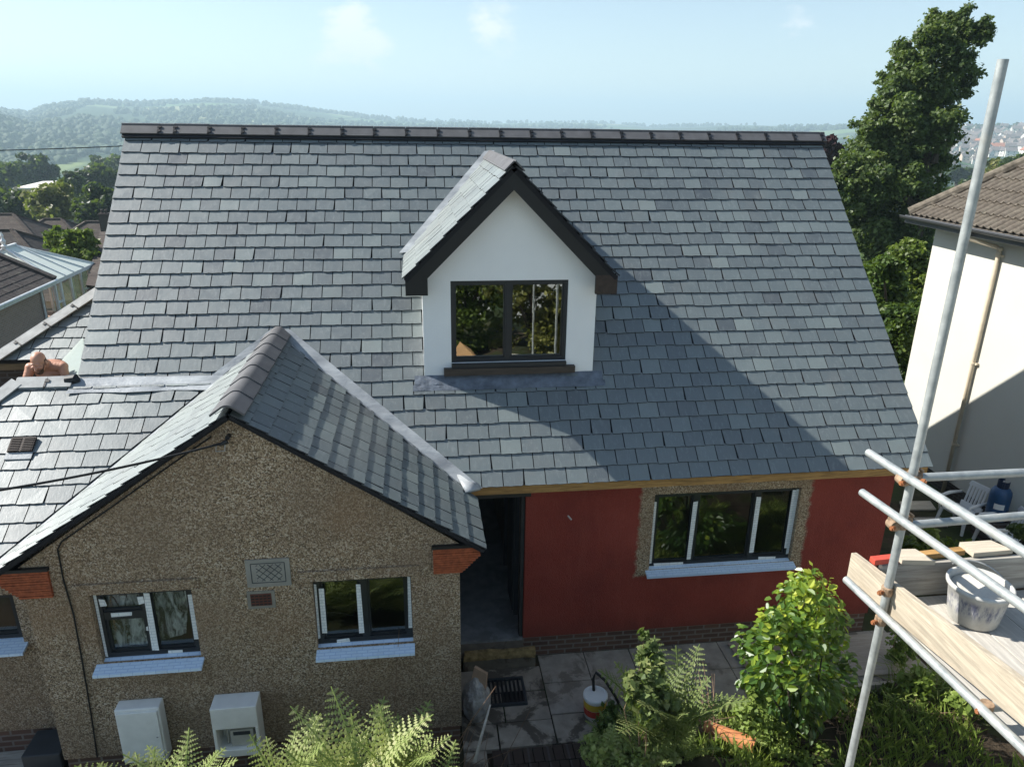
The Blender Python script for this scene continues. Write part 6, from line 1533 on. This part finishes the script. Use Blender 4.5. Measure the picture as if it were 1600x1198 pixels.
# pale flat roof in the valley
p = atD(82, 288, 170); t = thing('warehouse', 'pale flat roofed building among the valley trees', 'building', (p[0], p[1], p[2] - 5))
mb = MB(); mb.box((p[0] - 5, p[1] - 7, p[2] - 6), (p[0] + 6, p[1] + 7, p[2] - .2)); mb.build('wall', M['town_pink'], t); mb = MB(); mb.prism([(p[0] - 5.3, p[1] - 7.3, p[2] - .6), (p[0] + 6.3, p[1] - 7.3, p[2] - .2), (p[0] + 6.3, p[1] + 7.3, p[2] + .2), (p[0] - 5.3, p[1] + 7.3, p[2] - .2)], (0, 0, .3)); mb.build('roof', M['town_wall'], t)

# ------------------------------------------------------------------ the town on the far hillside
def town_proto(w, l, h, roofm, wallm):
    t = thing('town_house', 'small pale house among others on the distant hillside', 'house', (0, 0, 0), 0, 'distant houses of the town')
    mb = MB(); mb.box((-w / 2, -l / 2, -4), (w / 2, l / 2, h)); mb.prism([(-w / 2, -l / 2, h), (w / 2, -l / 2, h), (0, -l / 2, h + w * .42)], (0, l, 0)); mb.build('wall', M[wallm], t, local=True)
    mb = MB(); k = .42; o_ = .5
    for s in (-1, 1):
        mb.prism([(s * (w / 2 + o_), -l / 2 - .3, h - o_ * .84), (s * (w / 2 + o_), l / 2 + .3, h - o_ * .84), (0, l / 2 + .3, h + w * .42), (0, -l / 2 - .3, h + w * .42)], (0, 0, .25))
    rf = mb.build('roof', M[roofm], t, local=True); mb = MB(); mb.box((-.5, l / 4, h), (.5, l / 4 + .9, h + w * .42 + 1.2)); mb.build('chimney', M['town_pink'], rf, local=True)
    mb = MB()
    for x in (-w / 4, w / 4):
        for z in (1.3, 3.8):
            if z < h - .8: mb.box((x - .6, -l / 2 - .03, z - .6), (x + .6, -l / 2 + .03, z + .6))
    for y in (-l / 4, l / 4):
        for z in (1.3, 3.8):
            if z < h - .8: mb.box((-w / 2 - .03, y - .6, z - .6), (-w / 2 + .03, y + .6, z + .6))
    mb.build('windows', M['dark_window'], t, local=True); return t
protos = [town_proto(8, 11, 5.2, 'town_roof', 'town_wall'), town_proto(7, 9, 5.2, 'town_roof', 'town_pink'), town_proto(8, 14, 5, 'town_red', 'town_wall'), town_proto(9, 9, 3.2, 'town_roof', 'town_wall')]
rr_ = random.Random(17); used = [False] * 4
for row, (py, n) in enumerate(((203, 12), (209, 13), (216, 15), (223, 15), (230, 15), (237, 14), (244, 12), (251, 10), (258, 5))):
    for k in range(n):
        px = 1448 + (k + .5 + rr_.uniform(-.4, .4)) * 170 / n; yy = py + rr_.uniform(-2, 2) + (1600 - px) * .03
        if row > 6 and px > 1530: continue
        p = hit(px, yy, 300); pi = rr_.choice((0, 0, 0, 1, 3, 0, 1, 3, 0, 2) if row > 3 else (0, 1, 3)); rz = R(rr_.choice((60, 75, -30, 20)) + rr_.uniform(-15, 15))
        s_ = min(1.25, max(.75, np.hypot(p[0] - CAM[0], p[1] - CAM[1]) / 1000)); loc = (p[0], p[1], p[2] + 1.0)
        if not used[pi]:
            o = protos[pi]; o.location = [float(v) for v in loc]; o.rotation_euler = (0, 0, rz); o.scale = (s_,) * 3; used[pi] = True
        else: copy_tree(protos[pi], loc, rz, s_)
for o_, u_ in zip(protos, used):
    if not u_: o_.location = tuple(float(v) for v in hit(1520, 240, 300))
# long white block under the town
p = hit(1488, 270, 250); t = thing('school_block', 'long low white building below the town houses', 'building', (p[0], p[1], p[2]), R(-12))
mb = MB(); mb.box((-16, -5, -4), (16, 5, 6)); mb.build('wall', M['town_wall'], t, local=True)
mb = MB(); mb.box((-16.5, -5.5, 6.03), (16.5, 5.5, 6.5)); mb.build('roof', M['town_roof'], t, local=True)
mb = MB()
for k in range(10):
    for z in (1.5, 4.4): mb.box((-15 + k * 3.1, -5.05, z - .8), (-13 + k * 3.1, -4.95, z + .8))
mb.build('windows', M['dark_window'], t, local=True)

# ------------------------------------------------------------------ the man behind the extension ridge
def person():
    hd = onY(60, 566, 1.22); hx_, hy, hz = hd
    t = thing('person', 'bald bearded bare chested man leaning forward behind the left roof ridge', 'person', (hx_, 1.62, hz - 1.52))
    bm = bmesh.new()
    def ball(c, r, sx=(1, 1, 1), rot=None):
        m_ = Matrix.Translation(Vector(c)) @ (rot.to_4x4() if rot else Matrix.Identity(4)) @ Matrix.Diagonal((r * sx[0], r * sx[1], r * sx[2], 1)); bmesh.ops.create_icosphere(bm, subdivisions=3, radius=1, matrix=m_)
    def cap(a, b, r0, r1, n=8):
        a, b = np.array(a, float), np.array(b, float)
        for i in range(n + 1): ball(lerp(a, b, i / n), r0 + (r1 - r0) * i / n)
    tilt = Matrix.Rotation(R(14), 3, 'X')     # head bowed towards the camera
    H = np.array([hx_, hy, hz])
    def hp(x, y, z): return H + np.array(tilt @ Vector((x, y, z)))
    ball(hp(0, .015, .035), .098, (.80, 1.0, .92), tilt); ball(hp(0, -.015, -.045), .078, (.82, .92, 1.05), tilt); ball(hp(0, -.045, -.095), .045, (.9, .9, .8), tilt)
    ball(hp(0, -.106, -.03), .016, (.9, 1.2, 1.5), tilt); ball(hp(0, -.117, -.047), .015, (1.2, 1, .8), tilt)          # nose
    for s in (-1, 1):
        ball(hp(s * .033, -.082, .018), .024, (1.3, .6, .5), tilt); ball(hp(s * .042, -.072, -.03), .026, (1, .8, .8), tilt); ball(hp(s * .080, .015, -.02), .026, (.4, .8, 1.3), tilt)
    ball(hp(0, -.092, -.078), .02, (1.5, .6, .5), tilt)
    neck0 = np.array([hx_, hy + .15, hz - .07])
    cap(neck0, hp(0, .03, -.05), .062, .055, 5)
    chest = np.array([hx_, hy + .26, hz - .23]); waist = np.array([hx_, hy + .40, hz - .56]); pel = np.array([hx_, hy + .44, hz - .74])
    for i in range(9):
        q = lerp(chest, waist, i / 8); ball(q, .15, (1.18 - .25 * i / 8, .78, .7))
    ball(chest + (0, .02, .10), .13, (1.45, .75, .6)); ball(pel, .16, (1.1, .8, .8))
    for s in (-1, 1):
        sh = np.array([hx_ + s * .185, hy + .17, hz - .115]); elb = np.array([hx_ + s * .265, hy + .03, hz - .37]); wr = np.array([hx_ + s * .17, hy - .14, hz - .42])
        ball(sh, .064, (1, 1, .95)); cap(neck0 + (0, .02, -.03), sh, .058, .06, 5); cap(sh, elb, .058, .042); cap(elb, wr, .043, .028); ball(chest + (s * .08, -.07, .03), .075, (1.1, .6, .8))
        palm = wr + (-s * .03, -.06, -.01); cap(wr, palm, .03, .036, 3)
        for f in range(4):
            b0 = palm + (s * (.030 - f * .02), -.035, .0); L = (.07, .08, .075, .058)[f]; m1 = b0 + (0, -L * .55, .006); cap(b0, m1, .0095, .009, 5); cap(m1, m1 + (0, -L * .3, -L * .45), .009, .0075, 4)
        th = palm + (-s * .038, .0, .0); cap(palm, th, .012, .012, 3); cap(th, th + (-s * .018, -.045, -.008), .0115, .009, 4)
        hip = pel + (s * .09, 0, -.06); kn = hip + (s * .02, -.05, -.40); an = kn + (0, .05, -.42); cap(hip, kn, .082, .056); cap(kn, an, .056, .036); cap(an, an + (0, -.16, -.045), .038, .03, 5)
    me = bpy.data.meshes.new('body'); bm.to_mesh(me); bm.free(); o = link('body', me, M['skin'], t)
    off = wloc(t)
    for v in me.vertices: v.co -= Vector(off)
    rm = o.modifiers.new('remesh', 'REMESH'); rm.mode = 'VOXEL'; rm.voxel_size = .008; rm.use_smooth_shade = True
    sm = o.modifiers.new('smooth', 'SMOOTH'); sm.iterations = 4; sm.factor = .4
    # beard and short hair band as their own shells
    mb = MB()
    def shell(fn, nu, nv):
        vs = [fn(i / nu, j / nv) for i in range(nu + 1) for j in range(nv + 1)]; mb.mesh([Vector(v) - Vector(off) + Vector(off) for v in vs], [(i * (nv + 1) + j, (i + 1) * (nv + 1) + j, (i + 1) * (nv + 1) + j + 1, i * (nv + 1) + j + 1) for i in range(nu) for j in range(nv)])
    def beard(u, v):
        a = R(-105 + 210 * u); rr = .074 - .004 * abs(math.cos(a)); x = math.sin(a) * .070; y = -math.cos(a) * .088 - .012; lim = .02 if abs(a) > 1.0 else -.055 + .0 * v; z = -.062 - .075 * v * (0.55 + .45 * math.cos(a)) + (.055 * smooth(.8, 1.8, abs(a)))
        y2 = y * (1 - .35 * v); x2 = x * (1 - .25 * v); n = noise.noise((x * 60, y * 60, z * 60)) * .003; return hp(x2 * (1 + n * 20), y2 + n - .004, z)
    shell(beard, 30, 8); mb.build('beard', M['beard'], t, smooth_=True)
    mb = MB()
    def hair(u, v):
        a = R(75 + 210 * u); x = math.sin(a) * .0815; y = -math.cos(a) * .100 + .015; z = -.035 + .075 * v; k = 1 - .06 * v * v; n = noise.noise((x * 60, y * 60, z * 60)) * .002; return hp(x * k, (y - .015) * k + .015 + n, z)
    shell(hair, 30, 5); mb.build('hair', M['beard'], t, smooth_=True)
    mb = MB(); 
    for i in range(12): pass
    mb = MB(); mb.lathe([(.165, .30), (.172, .10), (.178, 0)], tuple(pel + (0, 0, -.16)), 20)
    for s in (-1, 1):
        hip = pel + (s * .09, 0, -.06); kn = hip + (s * .02, -.05, -.40); mb.tube([hip, lerp(hip, kn, .6)], [.10, .088], 12)
    mb.build('shorts', M['grey_box'], t, smooth_=True)
    bz = hz - 1.52 - .13
    return hx_, hy, (pel[2] - .06 - .82 - .085)
t_ = NT('sunburnt skin'); n_ = t_.noise(9, 4); M['skin'] = t_.done(t_.ramp(n_, [(.3, (.40, .19, .12)), (.7, (.52, .27, .18))]), .5, .4); t_.b.inputs['Subsurface Weight'].default_value = .0
M['beard'] = simple('brown grey beard', (.085, .055, .04), .9, .2, var=.4, scale=60)
hx_, hy_, fz_ = person()
t = thing('work_platform', 'plank platform the man stands on, hidden behind the left ridge', 'platform', (hx_, 1.75, fz_ - .2))
mb = MB(); mb.box((hx_ - .8, 1.15, fz_ - .05), (hx_ + .45, 2.2, fz_)); mb.build('planks', M['scaffold_board'], t)
for x in (-.75, .4):
    for y in (1.2, 2.15):
        mb = MB(); mb.tube([(hx_ + x, y, -.5), (hx_ + x, y, fz_ - .05)], .03, 10); mb.build('leg', M['galv'], t)

# ------------------------------------------------------------------ the air
mb = MB(); mb.box((-9500, -9500, -75), (9500, 9500, 230)); hz = mb.build('haze', None)
hz.data.materials.clear()
hm = bpy.data.materials.new('haze'); hm.use_nodes = True; hn = hm.node_tree.nodes; hn.remove(hn['Principled BSDF'])
pv = hn.new('ShaderNodeVolumePrincipled'); pv.inputs['Color'].default_value = (.66, .89, 1.0, 1); pv.inputs['Density'].default_value = .0004; pv.inputs['Anisotropy'].default_value = .1
hm.node_tree.links.new(pv.outputs[0], hn['Material Output'].inputs['Volume']); hz.data.materials.append(hm); tag(hz, kind='stuff')
